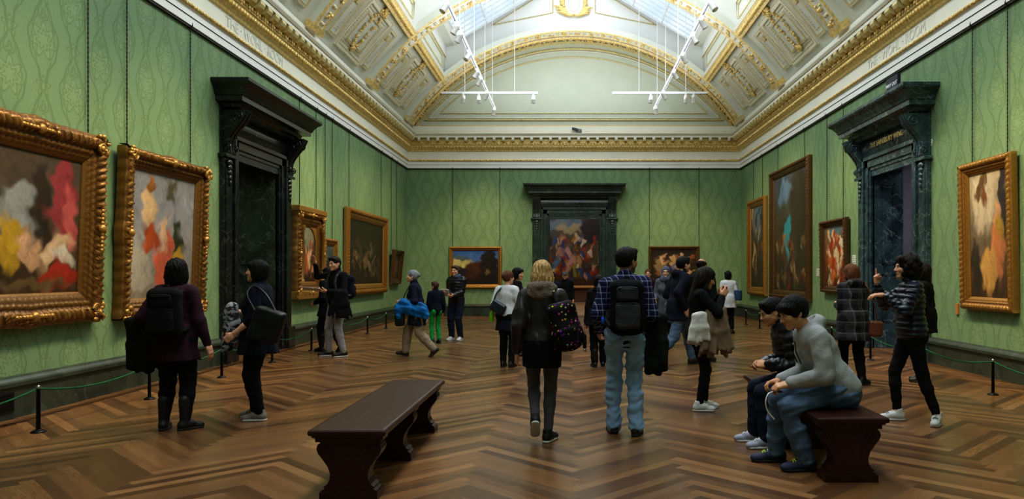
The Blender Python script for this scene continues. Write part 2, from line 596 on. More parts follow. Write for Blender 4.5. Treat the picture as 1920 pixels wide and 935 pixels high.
# ---- entablature under the vault, mitred round three walls
GOLD, CRM, WHT, LIN, GP = 0, 1, 2, 3, 4
CM = [M_GOLD, M_CREAM, M_WHITE, M_LINE, M_GOLDP]
PROF = [  # (out, z, material of the strip that starts here)
    (.0, 5.455, LIN), (.045, 5.455, LIN), (.045, 5.49, WHT), (.06, 5.49, WHT), (.06, 5.61, LIN), (.075, 5.618, WHT), (.075, 5.72, WHT),
    (.10, 5.735, GOLD), (.125, 5.76, GOLD), (.115, 5.80, GOLD), (.07, 5.82, CRM), (.06, 5.84, CRM), (.06, 6.10, GP), (.10, 6.12, GOLD),
    (.115, 6.17, GP), (.15, 6.185, GOLD), (.20, 6.27, GOLD), (.205, 6.31, GP), (.235, 6.33, GOLD), (.235, 6.44, GOLD), (.25, 6.45, GP), (.25, 6.565, CRM), (.40, 6.57, CRM),
    (.40, 6.64, GP), (.42, 6.65, CRM), (.455, 6.70, CRM), (.46, 6.725, CRM), (.27, 6.74, CRM), (.25, 6.80, GP), (.235, 6.82, CRM), (.225, 7.02, CRM)]
def build_cornice():
    b = MB()
    for i in range(len(PROF)-1):
        (u0, z0, m), (u1, z1, _) = PROF[i], PROF[i+1]
        L = lambda u, z: [(XL+u, YF, z), (XL+u, YB-u, z), (XR-u, YB-u, z), (XR-u, YF, z)]
        p, q = L(u0, z0), L(u1, z1)
        for k in range(3):
            b.quad(p[k], p[k+1], q[k+1], q[k], m)
    # modillion blocks: cream front, gilded sides, one egg between
    def block(P, ux, uy, wd):
        # P corner point on wall line, ux along the wall, uy out of the wall
        def q(a, o, z): return (P[0]+ux[0]*a+uy[0]*o, P[1]+ux[1]*a+uy[1]*o, z)
        h = wd/2
        prof = [(.24, 6.435), (.31, 6.42), (.375, 6.455), (.405, 6.51), (.395, 6.575), (.24, 6.575)]
        vs = [q(-h, o, z) for o, z in prof]+[q(h, o, z) for o, z in prof]
        n = len(prof)
        for i in range(n):
            j = (i+1) % n
            b.add(vs, [(i, j, n+j, n+i)], (GP if wd > .15 else CRM) if i in (2, 3) else GOLD)
        b.add(vs, [tuple(range(n)), tuple(range(2*n-1, n-1, -1))], GP)
    sp = .345
    n = int((YB-.5-YF)/sp)
    for i in range(n):
        y = YB-.58-i*sp
        if y < 2: break
        for X, o in ((XL, 1), (XR, -1)):
            block((X, y), (0, 1), (o, 0), .20)
            b.ball((X+o*.275, y-sp/2, 6.50), (.03, .055, .045), 6, GOLD)
            for d in (-.11, 0, .11):
                b.ball((X+o*.205, y+d, 6.25), (.03, .04, .05), 6, GOLD)
                b.ball((X+o*.245, y+d, 6.385), (.022, .045, .045), 6, GP if d == 0 else GOLD)
                b.ball((X+o*.125, y+d+.05, 5.775), (.018, .045, .03), 6, GOLD)
    n = int((XR-XL-1.0)/sp)
    for i in range(n+1):
        x = XC-n*sp/2+i*sp
        block((x, YB), (1, 0), (0, -1), .10)
        for d in (-.11, 0, .11):
            b.ball((x+d, YB-.245, 6.385), (.045, .022, .045), 6, GOLD)
            b.ball((x+d, YB-.205, 6.25), (.036, .03, .05), 6, GP)
            b.ball((x+d+.05, YB-.125, 5.775), (.045, .018, .03), 6, GOLD)
    o = b.build('trim_2', CM); tag(o, kind='structure')
    Mr = Matrix.Translation((XR-.058, 14.55, 5.965)) @ Matrix.Rotation(-PI/2, 4, 'Z') @ Matrix.Rotation(PI/2, 4, 'X')
    text_mesh('frieze_lettering', 'THE \u00b7 WOHL \u00b7 ROOM', .27, M_EMBOSS, Mr, o, .012)
    Ml = Matrix.Translation((XL+.058, 14.3, 5.965)) @ Matrix.Rotation(PI/2, 4, 'Z') @ Matrix.Rotation(PI/2, 4, 'X')
    text_mesh('frieze_lettering', 'THE \u00b7 WOHL \u00b7 ROOM', .27, M_EMBOSS, Ml, o, .012)
build_cornice()

# ---- barrel vault
VR, VZ = 7.22, 3.09
TH1 = math.asin(6.03/VR); TH0 = math.asin(4.72/VR)
def vp(y, th, h=0.0):
    """point on the vault: th measured from the crown (negative = left), h = relief towards the room"""
    return (XC+(VR-h)*math.sin(th), y, VZ+(VR-h)*math.cos(th))
RIBS = [26.6, 21.68, 16.76, 11.84, 6.92, 2.0]
def vpatch(b, y0, y1, t0, t1, h, m, n=6, sides=True, ms=None, g0=0.0):
    """raised patch on the vault"""
    ms = m if ms is None else ms
    for i in range(n):
        a, c = t0+(t1-t0)*i/n, t0+(t1-t0)*(i+1)/n
        b.quad(vp(y0, a, h), vp(y1, a, h), vp(y1, c, h), vp(y0, c, h), m)
        if sides:
            b.quad(vp(y0, a, g0), vp(y0, a, h), vp(y0, c, h), vp(y0, c, g0), ms)
            b.quad(vp(y1, a, g0), vp(y1, a, h), vp(y1, c, h), vp(y1, c, g0), ms)
    if sides:
        for tt in (t0, t1):
            b.quad(vp(y0, tt, g0), vp(y1, tt, g0), vp(y1, tt, h), vp(y0, tt, h), ms)
def vframe(b, y0, y1, t0, t1, w, h, m, mg=None):
    """raised rectangular moulding; w metres wide; gilded line on the inner edge"""
    dt = w/VR*(1 if t1 > t0 else -1)
    vpatch(b, y0, y1, t0, t0+dt, h, m, 1); vpatch(b, y0, y1, t1-dt, t1, h, m, 1)
    vpatch(b, y0+.0006, y0+w, t0+dt, t1-dt, h-.0007, m, 6); vpatch(b, y1-w, y1-.0006, t0+dt, t1-dt, h-.0007, m, 6)
    if mg is not None:
        g = .022; dg = g/VR*(1 if t1 > t0 else -1)
        i0, i1, s0, s1 = y0+w, y1-w, t0+dt, t1-dt
        e = .004; de = e/VR*(1 if t1 > t0 else -1); Y0, Y1, T0, T1 = y0+e, y1-e, t0+de, t1-de; i0 -= e; i1 += e; s0 -= de; s1 += de
        hh = h+.008; kw = dict(g0=h-.002)
        if True:
            vpatch(b, i0-g, i1+g, s0-dg, s0, hh, mg, 1, **kw); vpatch(b, i0-g, i1+g, s1, s1+dg, hh, mg, 1, **kw)
            vpatch(b, i0-g, i0, s0, s1, hh-.001, mg, 6, **kw); vpatch(b, i1, i1+g, s0, s1, hh-.001, mg, 6, **kw)
            vpatch(b, Y0, Y0+g, T0, T1, hh-.001, mg, 6, **kw); vpatch(b, Y1-g, Y1, T0, T1, hh-.001, mg, 6, **kw)
            vpatch(b, Y0, Y1, T0, T0+dg, hh, mg, 1, **kw); vpatch(b, Y0, Y1, T1-dg, T1, hh, mg, 1, **kw)
def vbeads(b, y0, y1, t0, t1, m, sp=.075, r=.017):
    """row of beads round a rectangle"""
    L = abs(t1-t0)*VR
    pts = []
    n = int((y1-y0)/sp)
    for i in range(n+1):
        y = y0+(y1-y0)*i/n; pts += [(y, t0), (y, t1)]
    n = int(L/sp)
    for i in range(1, n):
        tt = t0+(t1-t0)*i/n; pts += [(y0, tt), (y1, tt)]
    for y, tt in pts: b.ball(vp(y, tt, .012), r, 5, m)

def build_vault():
    b = MB(); M = CM+[M_CREAM2]
    C2 = 5
    for s in (-1, 1):
        # cove shell
        n = 14
        for i in range(n):
            a, c = s*(TH0+(TH1-TH0)*i/n), s*(TH0+(TH1-TH0)*(i+1)/n)
            b.add([vp(YF, a), vp(YB, a), vp(YB, c), vp(YF, c)], [(0, 1, 2, 3)], C2, True)
        for k in range(len(RIBS)-1):
            yc = (RIBS[k]+RIBS[k+1])/2
            t0, t1 = s*(TH0+.045), s*(TH1-.022)
            vframe(b, yc-.98, yc+.98, t0, t1, .13, .05, CRM, GP)
            vbeads(b, yc-.72, yc+.72, s*(TH0+.075), s*(TH1-.052), GP)
            vframe(b, yc-.62, yc+.62, s*(TH0+.085), s*(TH1-.062), .07, .03, CRM, GP)
            for d in (-1, 1):
                ya, yb = sorted((yc+d*1.14, yc+d*1.72))
                vframe(b, ya, yb, s*(TH0+.058), s*(TH1-.035), .085, .045, CRM, GP)
                vbeads(b, ya+.15, yb-.15, s*(TH0+.085), s*(TH1-.062), GP, .075, .014)
                vpatch(b, ya+.2, yb-.2, s*(TH0+.088), s*(TH0+.104), .05, GP, 1)
            # gilded beam along the foot of the rooflight
            y0, y1 = RIBS[k+1]+.28, RIBS[k]-.28
            th = TH0
            vpatch(b, y0, y1, s*(th-.01), s*(th+.028), .16, GOLD, 2, True, GP)
            m = int((y1-y0)/.11)
            for i in range(m):
                y = y0+.06+i*.11
                b.ball(vp(y, s*(th+.009), .175), (.075, .042, .05), 6, GOLD)
            vpatch(b, y0, y1, s*(th-.022), s*(th-.012), .10, WHT, 1)
    # ribs
    for k, yr in enumerate(RIBS):
        hw = .29
        prof = [(-hw, 0), (-hw, .17), (-hw+.03, .20), (-hw+.075, .20), (-hw+.09, .18), (hw-.09, .18), (hw-.075, .20), (hw-.03, .20), (hw, .17), (hw, 0)]
        pm = [C2, GOLD, GOLD, GOLD, CRM, GOLD, GOLD, GOLD, C2]
        n = 44
        for i in range(n):
            a, c = -TH1+2*TH1*i/n, -TH1+2*TH1*(i+1)/n
            for q in range(len(prof)-1):
                (d0, h0), (d1, h1) = prof[q], prof[q+1]
                b.add([vp(yr+d0, a, h0), vp(yr+d1, a, h1), vp(yr+d1, c, h1), vp(yr+d0, c, h0)], [(0, 1, 2, 3)], pm[q], True)
        # carved fruit swags along the soffit
        r = random.Random(k)
        na = 58
        for i in range(na):
            a = -TH1+.02+(2*TH1-.04)*(i+.5)/na
            if i % 2:
                for j in range(7):
                    b.ball(vp(yr+r.uniform(-.14, .14), a+r.uniform(-.011, .011), .185+r.uniform(0, .03)), (r.uniform(.03, .055), r.uniform(.03, .05), r.uniform(.03, .05)), 5, GOLD)
            else:
                for j in (-1, 0, 1):
                    b.ball(vp(yr+j*.07, a, .175), (.06, .04, .05), 5, GP if j else CRM)
        for s in (-1, 1):       # gilded foot of the rib
            vpatch(b, yr-.33, yr+.33, s*(TH1-.022), s*TH1, .23, GOLD if yr < 26 else GP, 1)
    # back arch against the lunette
    n = 44
    for (y0, y1, h0, h1, m) in ((26.87, 27.25, .02, .02, C2), (27.25, 27.30, .10, .16, GOLD), (27.30, 27.38, .16, .16, GOLD), (27.38, 27.62, .10, .10, GP), (27.62, 27.68, .14, .14, GOLD), (27.68, 27.8, .14, .20, GP), (27.78, 27.8, .20, .34, CRM)):
        for i in range(n):
            a, c = -TH1+2*TH1*i/n, -TH1+2*TH1*(i+1)/n
            b.add([vp(y0, a, h0), vp(y1, a, h1), vp(y1, c, h1), vp(y0, c, h0)], [(0, 1, 2, 3)], m, True)
    r = random.Random(99)
    for i in range(58):
        a = -TH1+.02+(2*TH1-.04)*(i+.5)/58
        for j in range(5):
            b.ball(vp(27.5+r.uniform(-.1, .1), a+r.uniform(-.012, .012), .12+r.uniform(0, .03)), (r.uniform(.03, .05),)*3, 5, GOLD if i % 2 else GP)
    # rooflight well: fascia, sloped reveal, flat crown
    GZ, GX, SL = 9.72, 4.42, .6
    yA, yB2 = RIBS[-1]-.29, 26.85
    for s in (-1, 1):
        x0 = XC+s*(VR*math.sin(TH0)-.06); z0 = VZ+VR*math.cos(TH0)-.05
        rows = [(x0, z0, WHT), (x0-s*.05, z0+.10, CRM), (x0-s*.05, z0+.18, WHT), (x0-s*.02, z0+.2, C2), (x0-s*.02, z0+.82, GP), (x0-s*.07, z0+.84, WHT), (x0-s*.07, GZ, C2),
                (XC+s*4.30, GZ+.05, WHT), (XC+s*4.12, GZ+.05+.18*SL, GP), (XC+s*4.10, GZ+.08+.18*SL, GP)]
        for i in range(len(rows)-1):
            b.quad((rows[i][0], yA, rows[i][1]), (rows[i][0], yB2, rows[i][1]), (rows[i+1][0], yB2, rows[i+1][1]), (rows[i+1][0], yA, rows[i+1][1]), rows[i][2])
        # panel mouldings on the fascia of each bay
        for k in range(len(RIBS)-1):
            y0, y1 = RIBS[k+1]+.5, RIBS[k]-.5
            xx = x0-s*.035
            for (ya, yb, za, zb) in ((y0, y1, z0+.28, z0+.31), (y0, y1, z0+.70, z0+.73), (y0, y0+.03, z0+.28, z0+.73), (y1-.03, y1, z0+.28, z0+.73)):
                b.box(min(xx, xx-s*.02), max(xx, xx-s*.02), ya, yb, za, zb, GP)
        # cross walls of the well over each rib, following the slope
        for yr in RIBS[1:]:
            for dy in (-.24, .24):
                b.add([(XC+s*4.66, yr+dy, z0-.1), (XC+s*4.6, yr+dy, GZ+.02), (XC+s*.95, yr+dy, GZ+3.4*SL+.15), (XC+s*.95, yr+dy, 10.0), (XC+s*2.6, yr+dy, 9.65)], [(0, 1, 2, 3, 4)], WHT)
            b.quad((XC+s*4.3, yr-.24, GZ+.03), (XC+s*4.3, yr+.24, GZ+.03), (XC+s*.9, yr+.24, GZ+3.35*SL+.03), (XC+s*.9, yr-.24, GZ+3.35*SL+.03), WHT)
    b.quad((XC-1.05, yA, 11.9), (XC+1.05, yA, 11.9), (XC+1.05, yB2, 11.9), (XC-1.05, yB2, 11.9), WHT)
    # gable wall over the end rib
    top = []
    n = 40; ths = [-TH0-.06+(2*TH0+.12)*i/n for i in range(n+1)]
    for i in range(n):
        p, q = vp(26.86, ths[i], .02), vp(26.86, ths[i+1], .02)
        zt = lambda x: min(11.95, GZ+.1+max(0, (4.45-abs(x-XC)))*SL+.25)
        b.quad(p, q, (q[0], 26.86, zt(q[0])), (p[0], 26.86, zt(p[0])), WHT)
    for hh, w_, m in ((-.10, .05, GP), (-.16, .03, WHT)):       # arched mouldings over the end rib
        for i in range(n):
            p, q = vp(26.80, ths[i], hh), vp(26.80, ths[i+1], hh)
            p2, q2 = vp(26.80, ths[i], hh-w_), vp(26.80, ths[i+1], hh-w_)
            b.quad(p, q, q2, p2, m)
            b.quad(p, q, (q[0], 26.86, q[2]), (p[0], 26.86, p[2]), m)
    for s in (-1, 1):           # beaded spandrel triangles
        P = [(XC+s*2.95, 10.50), (XC+s*.76, 10.95), (XC+s*.76, 11.85), (XC+s*2.95, 10.50)]
        for i in range(3):
            (x0, z0), (x1, z1) = P[i], P[i+1]
            L = math.hypot(x1-x0, z1-z0); m = int(L/.06)
            b.tube([(x0, 26.85, z0), (x1, 26.85, z1)], .014, 4, GP)
            for j in range(m):
                t = j/m; b.ball((x0+(x1-x0)*t, 26.83, z0+(z1-z0)*t), .022, 5, GP)
    o = b.build('ceiling', M); tag(o, kind='structure')
    # gilded wreaths of the cove panels and of the gable
    def wreath(yc, s):
        g = MB(); r = random.Random(int(yc*10)+s)
        tc = s*(TH0*.52+TH1*.48)
        for i in range(34):
            a = 2*PI*i/34
            for j in range(2):
                y = yc+.24*math.sin(a)+r.uniform(-.035, .035); dth = (.62*math.cos(a)+r.uniform(-.035, .035))/VR
                g.ball(vp(y, tc-s*dth*-1, .03+r.uniform(0, .03)), (r.uniform(.03, .05), r.uniform(.03, .05), r.uniform(.03, .05)), 5, 0)
        for j in range(16):     # ribbon bow at the upper end
            g.ball(vp(yc+r.uniform(-.20, .20), tc-s*(.66+r.uniform(-.10, .10))/VR, .05+r.uniform(0, .04)), (.06, .055, .05), 5, 0)
        for j in range(8):      # tassel at the lower end
            g.ball(vp(yc+r.uniform(-.09, .09), tc+s*(.63+r.uniform(-.06, .06))/VR, .05), (.05, .05, .05), 5, 0)
        g.build('gilded_wreath', M_GOLD, o)
    for k in range(len(RIBS)-1):
        for s in (-1, 1): wreath((RIBS[k]+RIBS[k+1])/2, s)
    g = MB(); r = random.Random(5)
    for s in (-1, 1):
        for i in range(26):
            a = -PI/2+PI*.9*i/25
            cx, cz = XC+s*.34*math.cos(a), 11.30+.46*math.sin(a)
            for j in range(3):
                ang = a+r.uniform(-.7, .7)
                L = r.uniform(.14, .24)*(1.45 if i < 11 else .8)
                dx, dz = s*max(.2, math.cos(ang)+(.5 if i < 11 else 0)), math.sin(ang)*.4+.3
                g.tube([(cx, 26.80, cz), (cx+dx*L*.5, 26.75, cz+dz*L*.5), (cx+dx*L, 26.79, cz+dz*L)], [.022, .042, .005], 5, 0)
    for i in range(12): g.ball((XC+r.uniform(-.25, .25), 26.79, 10.84+r.uniform(-.03, .03)), (.06, .03, .035), 6, 0)
    g.build('gilded_wreath', M_GOLD, o)
    g = MB(); g.ball((XC, 26.85, 11.32), (.22, .02, .34), 16, 0); g.build('medallion', M_CREAM2, o)
    return GZ, GX, SL
GZ, GX, SL = build_vault()

# ---- lunette on the back wall
def seg_path(hw, crown, base, n=40):
    sag = crown-base; R = (hw*hw+sag*sag)/(2*sag); zc = crown-R; t = math.asin(min(1, hw/R))
    return [(XC+R*math.sin(-t+2*t*i/n), zc+R*math.cos(-t+2*t*i/n)) for i in range(n+1)]
b = MB()
P = seg_path(6.03, 10.33, 7.0)
for i in range(len(P)-1):
    b.quad((P[i][0], YB-.02, 6.6), (P[i+1][0], YB-.02, 6.6), (P[i+1][0], YB-.02, P[i+1][1]), (P[i][0], YB-.02, P[i][1]), 5)
for (hw, cr, ba, r, m, bead) in ((5.55, 9.93, 7.28, .035, 4, 0), (5.40, 9.84, 7.36, .02, 1, 0), (4.97, 9.62, 7.53, .02, 4, 1)):
    p = [(x, YB-.04, z) for x, z in seg_path(hw, cr, ba)]
    b.tube(p, r, 6, m, False); b.tube([p[0], p[-1]], r, 6, m, False)
    if bead:
        for q in range(0, 110):
            b.ball((XC-hw+2*hw*q/110, YB-.06, ba), .02, 5, 4)
b.tube([(XC-6.0, YB-.05, 7.04), (XC+6.0, YB-.05, 7.04)], .045, 6, 0, False)
o = b.build('wall_lunette', CM+[plain('grey_green_plaster', srgb(196, 203, 188), .6, var=.03, scale=2)]); tag(o, kind='structure')

# ---- rooflight: glowing panes between white glazing bars
def mat_glass():
    t = NT('daylight_pane')
    nz = t.noise(t.mapping(t.coord('Object'), (1, .35, 1)), 1.2, 3)
    c = t.ramp(nz, [(.3, srgb(186, 212, 238)), (.75, srgb(240, 246, 252))])
    t.set(color=srgb(90, 100, 110), rough=.3, emitc=c, emit=SKY_EMIT)
    return t.m
SKY_EMIT = .82
M_PANE = mat_glass()
M_BAR = plain('white_glazing_bar', srgb(222, 226, 228), .5, var=.03)
wn = 0
for s in (-1, 1):
    for k in range(len(RIBS)-1):
        wn += 1
        y0, y1 = RIBS[k+1]+.30, RIBS[k]-.02 if k == 0 else RIBS[k]-.30
        y1 = min(y1, 26.5)
        root = empty('window_%d' % wn, (0, 0, 0)); tag(root, kind='structure')
        g = MB(); xa, xb = XC+s*4.1, XC+s*1.05
        za, zb = GZ+.2*SL+.05, GZ+3.25*SL+.05
        g.quad((xa, y0, za), (xa, y1, za), (xb, y1, zb), (xb, y0, zb)); g.build('pane', M_PANE, root)
        g = MB()
        m = 11
        for i in range(m+1):
            y = y0+(y1-y0)*i/m
            w_ = .04 if i in (0, m) else .02
            g.tube([(xa, y, za-.03), (xb, y, zb-.03)], w_, 4)
        for f in (0, .33, .66, 1):
            g.tube([(xa+(xb-xa)*f, y0, za+(zb-za)*f-.04), (xa+(xb-xa)*f, y1, za+(zb-za)*f-.04)], .03, 4)
        g.build('window_frame', M_BAR, root)

# ---- door surrounds
def loft_rects(b, prof, hw, m):
    """mitred cornice: rectangles growing by (out, z)"""
    for i in range(len(prof)-1):
        (u0, z0), (u1, z1) = prof[i], prof[i+1]
        A = [(-hw-u0, .0, z0), (-hw-u0, -u0-.1, z0), (hw+u0, -u0-.1, z0), (hw+u0, .0, z0)]
        B = [(-hw-u1, .0, z1), (-hw-u1, -u1-.1, z1), (hw+u1, -u1-.1, z1), (hw+u1, .0, z1)]
        for k in range(3): b.quad(A[k], A[k+1], B[k+1], B[k], m)
    u, z = prof[-1]; b.quad((-hw-u, 0, z), (-hw-u, -u-.1, z), (hw+u, -u-.1, z), (hw+u, 0, z), m)
    u, z = prof[0]; b.quad((-hw-u, 0, z), (hw+u, 0, z), (hw+u, -u-.1, z), (-hw-u, -u-.1, z), m)
def door(idx, loc, rz, mat, words=None, depth=1.2):
    root = empty('door_%d' % idx, loc, rz); tag(root, kind='structure')
    b = MB()
    for s in (-1, 1):
        xs = lambda a, c: (min(s*a, s*c), max(s*a, s*c))
        x0, x1 = xs(OW, OW+.07); b.box(x0, x1, -.07, .02, 0, OH+.07)
        x0, x1 = xs(OW+.07, OW+.22); b.box(x0, x1, -.10, .02, 0, OH+.22)
        x0, x1 = xs(OW+.22, OW+.30); b.box(x0, x1, -.14, .02, 0, OH+.30)
        j = MB()
        x0, x1 = xs(OW+.30, OW+.62); j.box(x0, x1, -.085, .02, 0, 3.62)
        x0, x1 = xs(OW+.345, OW+.575); j.box(x0, x1, -.105, -.06, .5, 3.40)
        x0, x1 = xs(OW+.28, OW+.66); j.box(x0, x1, -.16, .02, 0, .44); j.box(x0-.02, x1+.02, -.15, .02, 3.58, 3.64)
        # carved drop under the console
        xm = s*(OW+.46)
        for q in range(5): j.ball((xm, -.11, 3.5-.09*q), (.09-.014*q, .045, .06), 8)
        j.build('pilaster', mat, root, bevel=.008)
        # S scroll console
        c = MB()
        pr = [(.02, 3.64), (.13, 3.64)]
        for q in range(15):
            t = q/14
            pr.append((.13+.30*t**1.5+.035*math.sin(t*2*PI+2.6), 3.68+.70*t))
        pr += [(.46, 4.40), (.02, 4.40)]
        xa, xb = xs(OW+.33, OW+.59)
        c.prism(pr, lambda u, v, w_: (w_, -u, v), xa, xb)
        for xx in (xa, xb):
            e = .008 if xx == xb else -.008
            for (cy, cz, R0) in ((-.30, 4.27, .12), (-.13, 3.75, .07)):
                sp = [(xx+e, cy+R0*(1-q/26)*math.cos(q*.5), cz+R0*(1-q/26)*math.sin(q*.5)) for q in range(24)]
                c.tube(sp, .014, 5)
        for q in (-.06, .06):
            c.tube([((xa+xb)/2+q, -u-.004, v) for u, v in pr[2:-2]], .016, 5)
        c.build('console', mat, root)
    b.box(-OW-.07, OW+.07, -.07, .02, OH, OH+.07); b.box(-OW-.22, OW+.22, -.10, .02, OH+.07, OH+.22); b.box(-OW-.30, OW+.30, -.14, .02, OH+.22, OH+.30)
    b.build('architrave', mat, root, bevel=.008)
    f = MB()
    pr = [(.02, OH+.30)]+[(.07+.06*math.sin(PI*q/8), OH+.30+.38*q/8) for q in range(9)]+[(.02, 4.40)]
    f.prism(pr, lambda u, v, w_: (w_, -u, v), -OW-.33, OW+.33)
    f.box(-OW-.62, OW+.62, -.05, .02, 3.6, 4.42)
    f.build('frieze_panel', mat, root)
    c = MB()
    loft_rects(c, [(.12, 4.36), (.14, 4.42), (.20, 4.45), (.22, 4.50), (.36, 4.52), (.36, 4.60), (.385, 4.615), (.40, 4.66), (.46, 4.74), (.53, 4.79), (.545, 4.82), (.545, 4.87)], OW+.40, 0)
    for q in range(0): pass
    c.build('door_cornice', mat, root)
    # passage through the thickness of the wall
    p = MB()
    for s in (-1, 1):
        p.box(min(s*OW, s*(OW+.1)), max(s*OW, s*(OW+.1)), -.02, depth, 0, OH+.1)
        for (z0, z1) in ((.55, 1.55), (1.75, 3.45)):
            for (ya, yb, za, zb) in ((.18, depth-.18, z0, z0+.03), (.18, depth-.18, z1-.03, z1), (.18, .21, z0, z1), (depth-.21, depth-.18, z0, z1)):
                xx = s*(OW-.012); p.box(min(xx, s*OW), max(xx, s*OW), ya, yb, za, zb)
    p.box(-OW-.1, OW+.1, -.02, depth, OH, OH+.1)
    p.build('reveal', M_REV if mat is M_MARBL else mat, root)
    q = MB(); q.box(-OW-.1, OW+.1, -.05, depth, -.05, .006); q.build('threshold', plain('threshold_oak', srgb(104, 74, 48), .35), root)
    if words:
        M = Matrix.Translation((0, -.142, OH+.49)) @ Matrix.Rotation(PI/2, 4, 'X')
        text_mesh('inscription', words, .15, plain('inscription_gilt', srgb(214, 200, 150), .5), M, root, .006)
    return root
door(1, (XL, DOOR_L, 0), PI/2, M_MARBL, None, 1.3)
door(2, (XR, DOOR_R, 0), -PI/2, M_MARBR, 'THE SAINSBURY WING', .62)
door(3, (DOOR_B, YB, 0), 0, M_MARB, None, .7)

# ---- what shows through the three openings
def shell(name, x0, x1, y0, y1, z1, mw, mf, open_side):
    b = MB()
    b.quad((x0, y0, -.005), (x1, y0, -.005), (x1, y1, -.005), (x0, y1, -.005), 1)
    b.quad((x0, y0, z1), (x1, y0, z1), (x1, y1, z1), (x0, y1, z1), 2)
    S = {'y0': [(x0, y0), (x1, y0)], 'y1': [(x0, y1), (x1, y1)], 'x0': [(x0, y0), (x0, y1)], 'x1': [(x1, y0), (x1, y1)]}
    for k, ((ax, ay), (bx, by)) in S.items():
        if k == open_side: continue
        b.quad((ax, ay, 0), (bx, by, 0), (bx, by, z1), (ax, ay, z1), 0)
    o = b.build(name, [mw, mf, M_CREAM2]); tag(o, kind='structure'); return o
M_OAK2 = plain('far_room_oak', srgb(150, 122, 88), .35, var=.2, scale=3)
shell('wall_far_room', -7, 7.5, YB+.7, 41.0, 7.5, plain('far_room_cloth', srgb(92, 60, 44), .8), M_OAK2, 'y0')
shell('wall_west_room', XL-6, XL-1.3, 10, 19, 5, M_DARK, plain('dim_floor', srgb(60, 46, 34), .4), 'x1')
shell('wall_east_room', XR+.62, XR+5, 9, 20, 5, M_LILAC, plain('pale_stone_floor', srgb(130, 126, 122), .4), 'x0')
# ================================================================== fittings and furniture
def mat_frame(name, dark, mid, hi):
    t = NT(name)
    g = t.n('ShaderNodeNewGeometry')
    pt = t.ramp(g.outputs['Pointiness'], [(.40, dark), (.5, mid), (.60, hi)])  # occlusion-like shade put into the colour: recesses darker, ridges lighter
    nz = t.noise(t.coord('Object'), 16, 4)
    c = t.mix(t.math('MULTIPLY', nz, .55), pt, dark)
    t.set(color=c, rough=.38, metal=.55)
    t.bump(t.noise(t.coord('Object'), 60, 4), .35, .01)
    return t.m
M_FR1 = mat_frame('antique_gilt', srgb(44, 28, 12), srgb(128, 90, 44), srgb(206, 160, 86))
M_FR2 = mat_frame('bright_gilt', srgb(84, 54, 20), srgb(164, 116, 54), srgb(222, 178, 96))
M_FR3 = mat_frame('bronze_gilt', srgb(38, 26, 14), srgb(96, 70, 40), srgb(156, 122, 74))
M_FRBACK = plain('frame_side_wood', srgb(58, 40, 22), .6)

def mat_canvas():
    t = NT('oil_paint')
    at = t.n('ShaderNodeAttribute', attribute_name='Col')
    nz = t.noise(t.mapping(t.coord('Object'), (1, 1, 1)), 9, 6, .65, 1.5)
    v = t.ramp(nz, [(.25, (.62, .6, .58, 1)), (.5, (1, 1, 1, 1)), (.75, (1.25, 1.22, 1.15, 1))])
    t.set(color=t.mix(1.0, t.mix(.7, at.outputs['Color'], v, 'MULTIPLY'), (.80, .78, .76, 1), 'MULTIPLY'), rough=.42, spec=.35)
    t.bump(nz, .08, .01)
    return t.m
M_CANVAS = mat_canvas()

def canvas_colors(u, v, base, blobs, scatter, seed):
    r = np.random.RandomState(seed)
    du = u+.02*np.sin(v*23+r.rand()*6)+.012*np.sin(v*51+u*31); dv = v+.02*np.sin(u*21+r.rand()*6)+.012*np.sin(u*47-v*29)
    lin = lambda c: np.array(srgb(*c)[:3])
    n = len(base)-1                                 # vertical gradient bottom -> top
    f = np.clip(dv*n, 0, n-1e-6); i = f.astype(int); w = (f-i)[:, None]
    B = np.array([lin(c) for c in base])
    C = B[i]*(1-w)+B[np.minimum(i+1, n)]*w
    def put(C, cu, cv, ru, rv, rot, col, soft):
        c, s = math.cos(rot), math.sin(rot)
        a = (du-cu)*c+(dv-cv)*s; b_ = -(du-cu)*s+(dv-cv)*c
        d = np.hypot(a/ru, b_/rv)
        m = np.clip((1-d)/(soft*.55), 0, 1)[:, None]
        shade = (.78+.35*np.clip(.5+b_/rv*.4-a/ru*.4, 0, 1))[:, None]
        return C*(1-m)+lin(col)*shade*m
    for bl in blobs: C = put(C, *bl)
    if scatter:
        num, (u0, u1, v0, v1), pal, sz = scatter
        for _ in range(num):
            C = put(C, r.uniform(u0, u1), r.uniform(v0, v1), sz*r.uniform(.4, 1.0), sz*r.uniform(.6, 2.0), r.uniform(-.7, .7), pal[r.randint(len(pal))], .35)
    for q in range(170):                            # brushwork that models the masses
        cu, cv = r.rand(), r.rand(); k = int(np.argmin((u-cu)**2+(v-cv)**2)); c0 = C[k]*r.uniform(.62, 1.45)
        ru = r.uniform(.012, .05); ang = r.uniform(-1.2, 1.2); c, s = math.cos(ang), math.sin(ang)
        a = (du-cu)*c+(dv-cv)*s; b_ = -(du-cu)*s+(dv-cv)*c
        m = np.clip(1-np.hypot(a/ru, b_/(ru*2.4)), 0, 1)[:, None]*.75; C = C*(1-m)+c0*m
    return np.concatenate([np.clip(C, 0, 1), np.ones((len(u), 1))], 1)

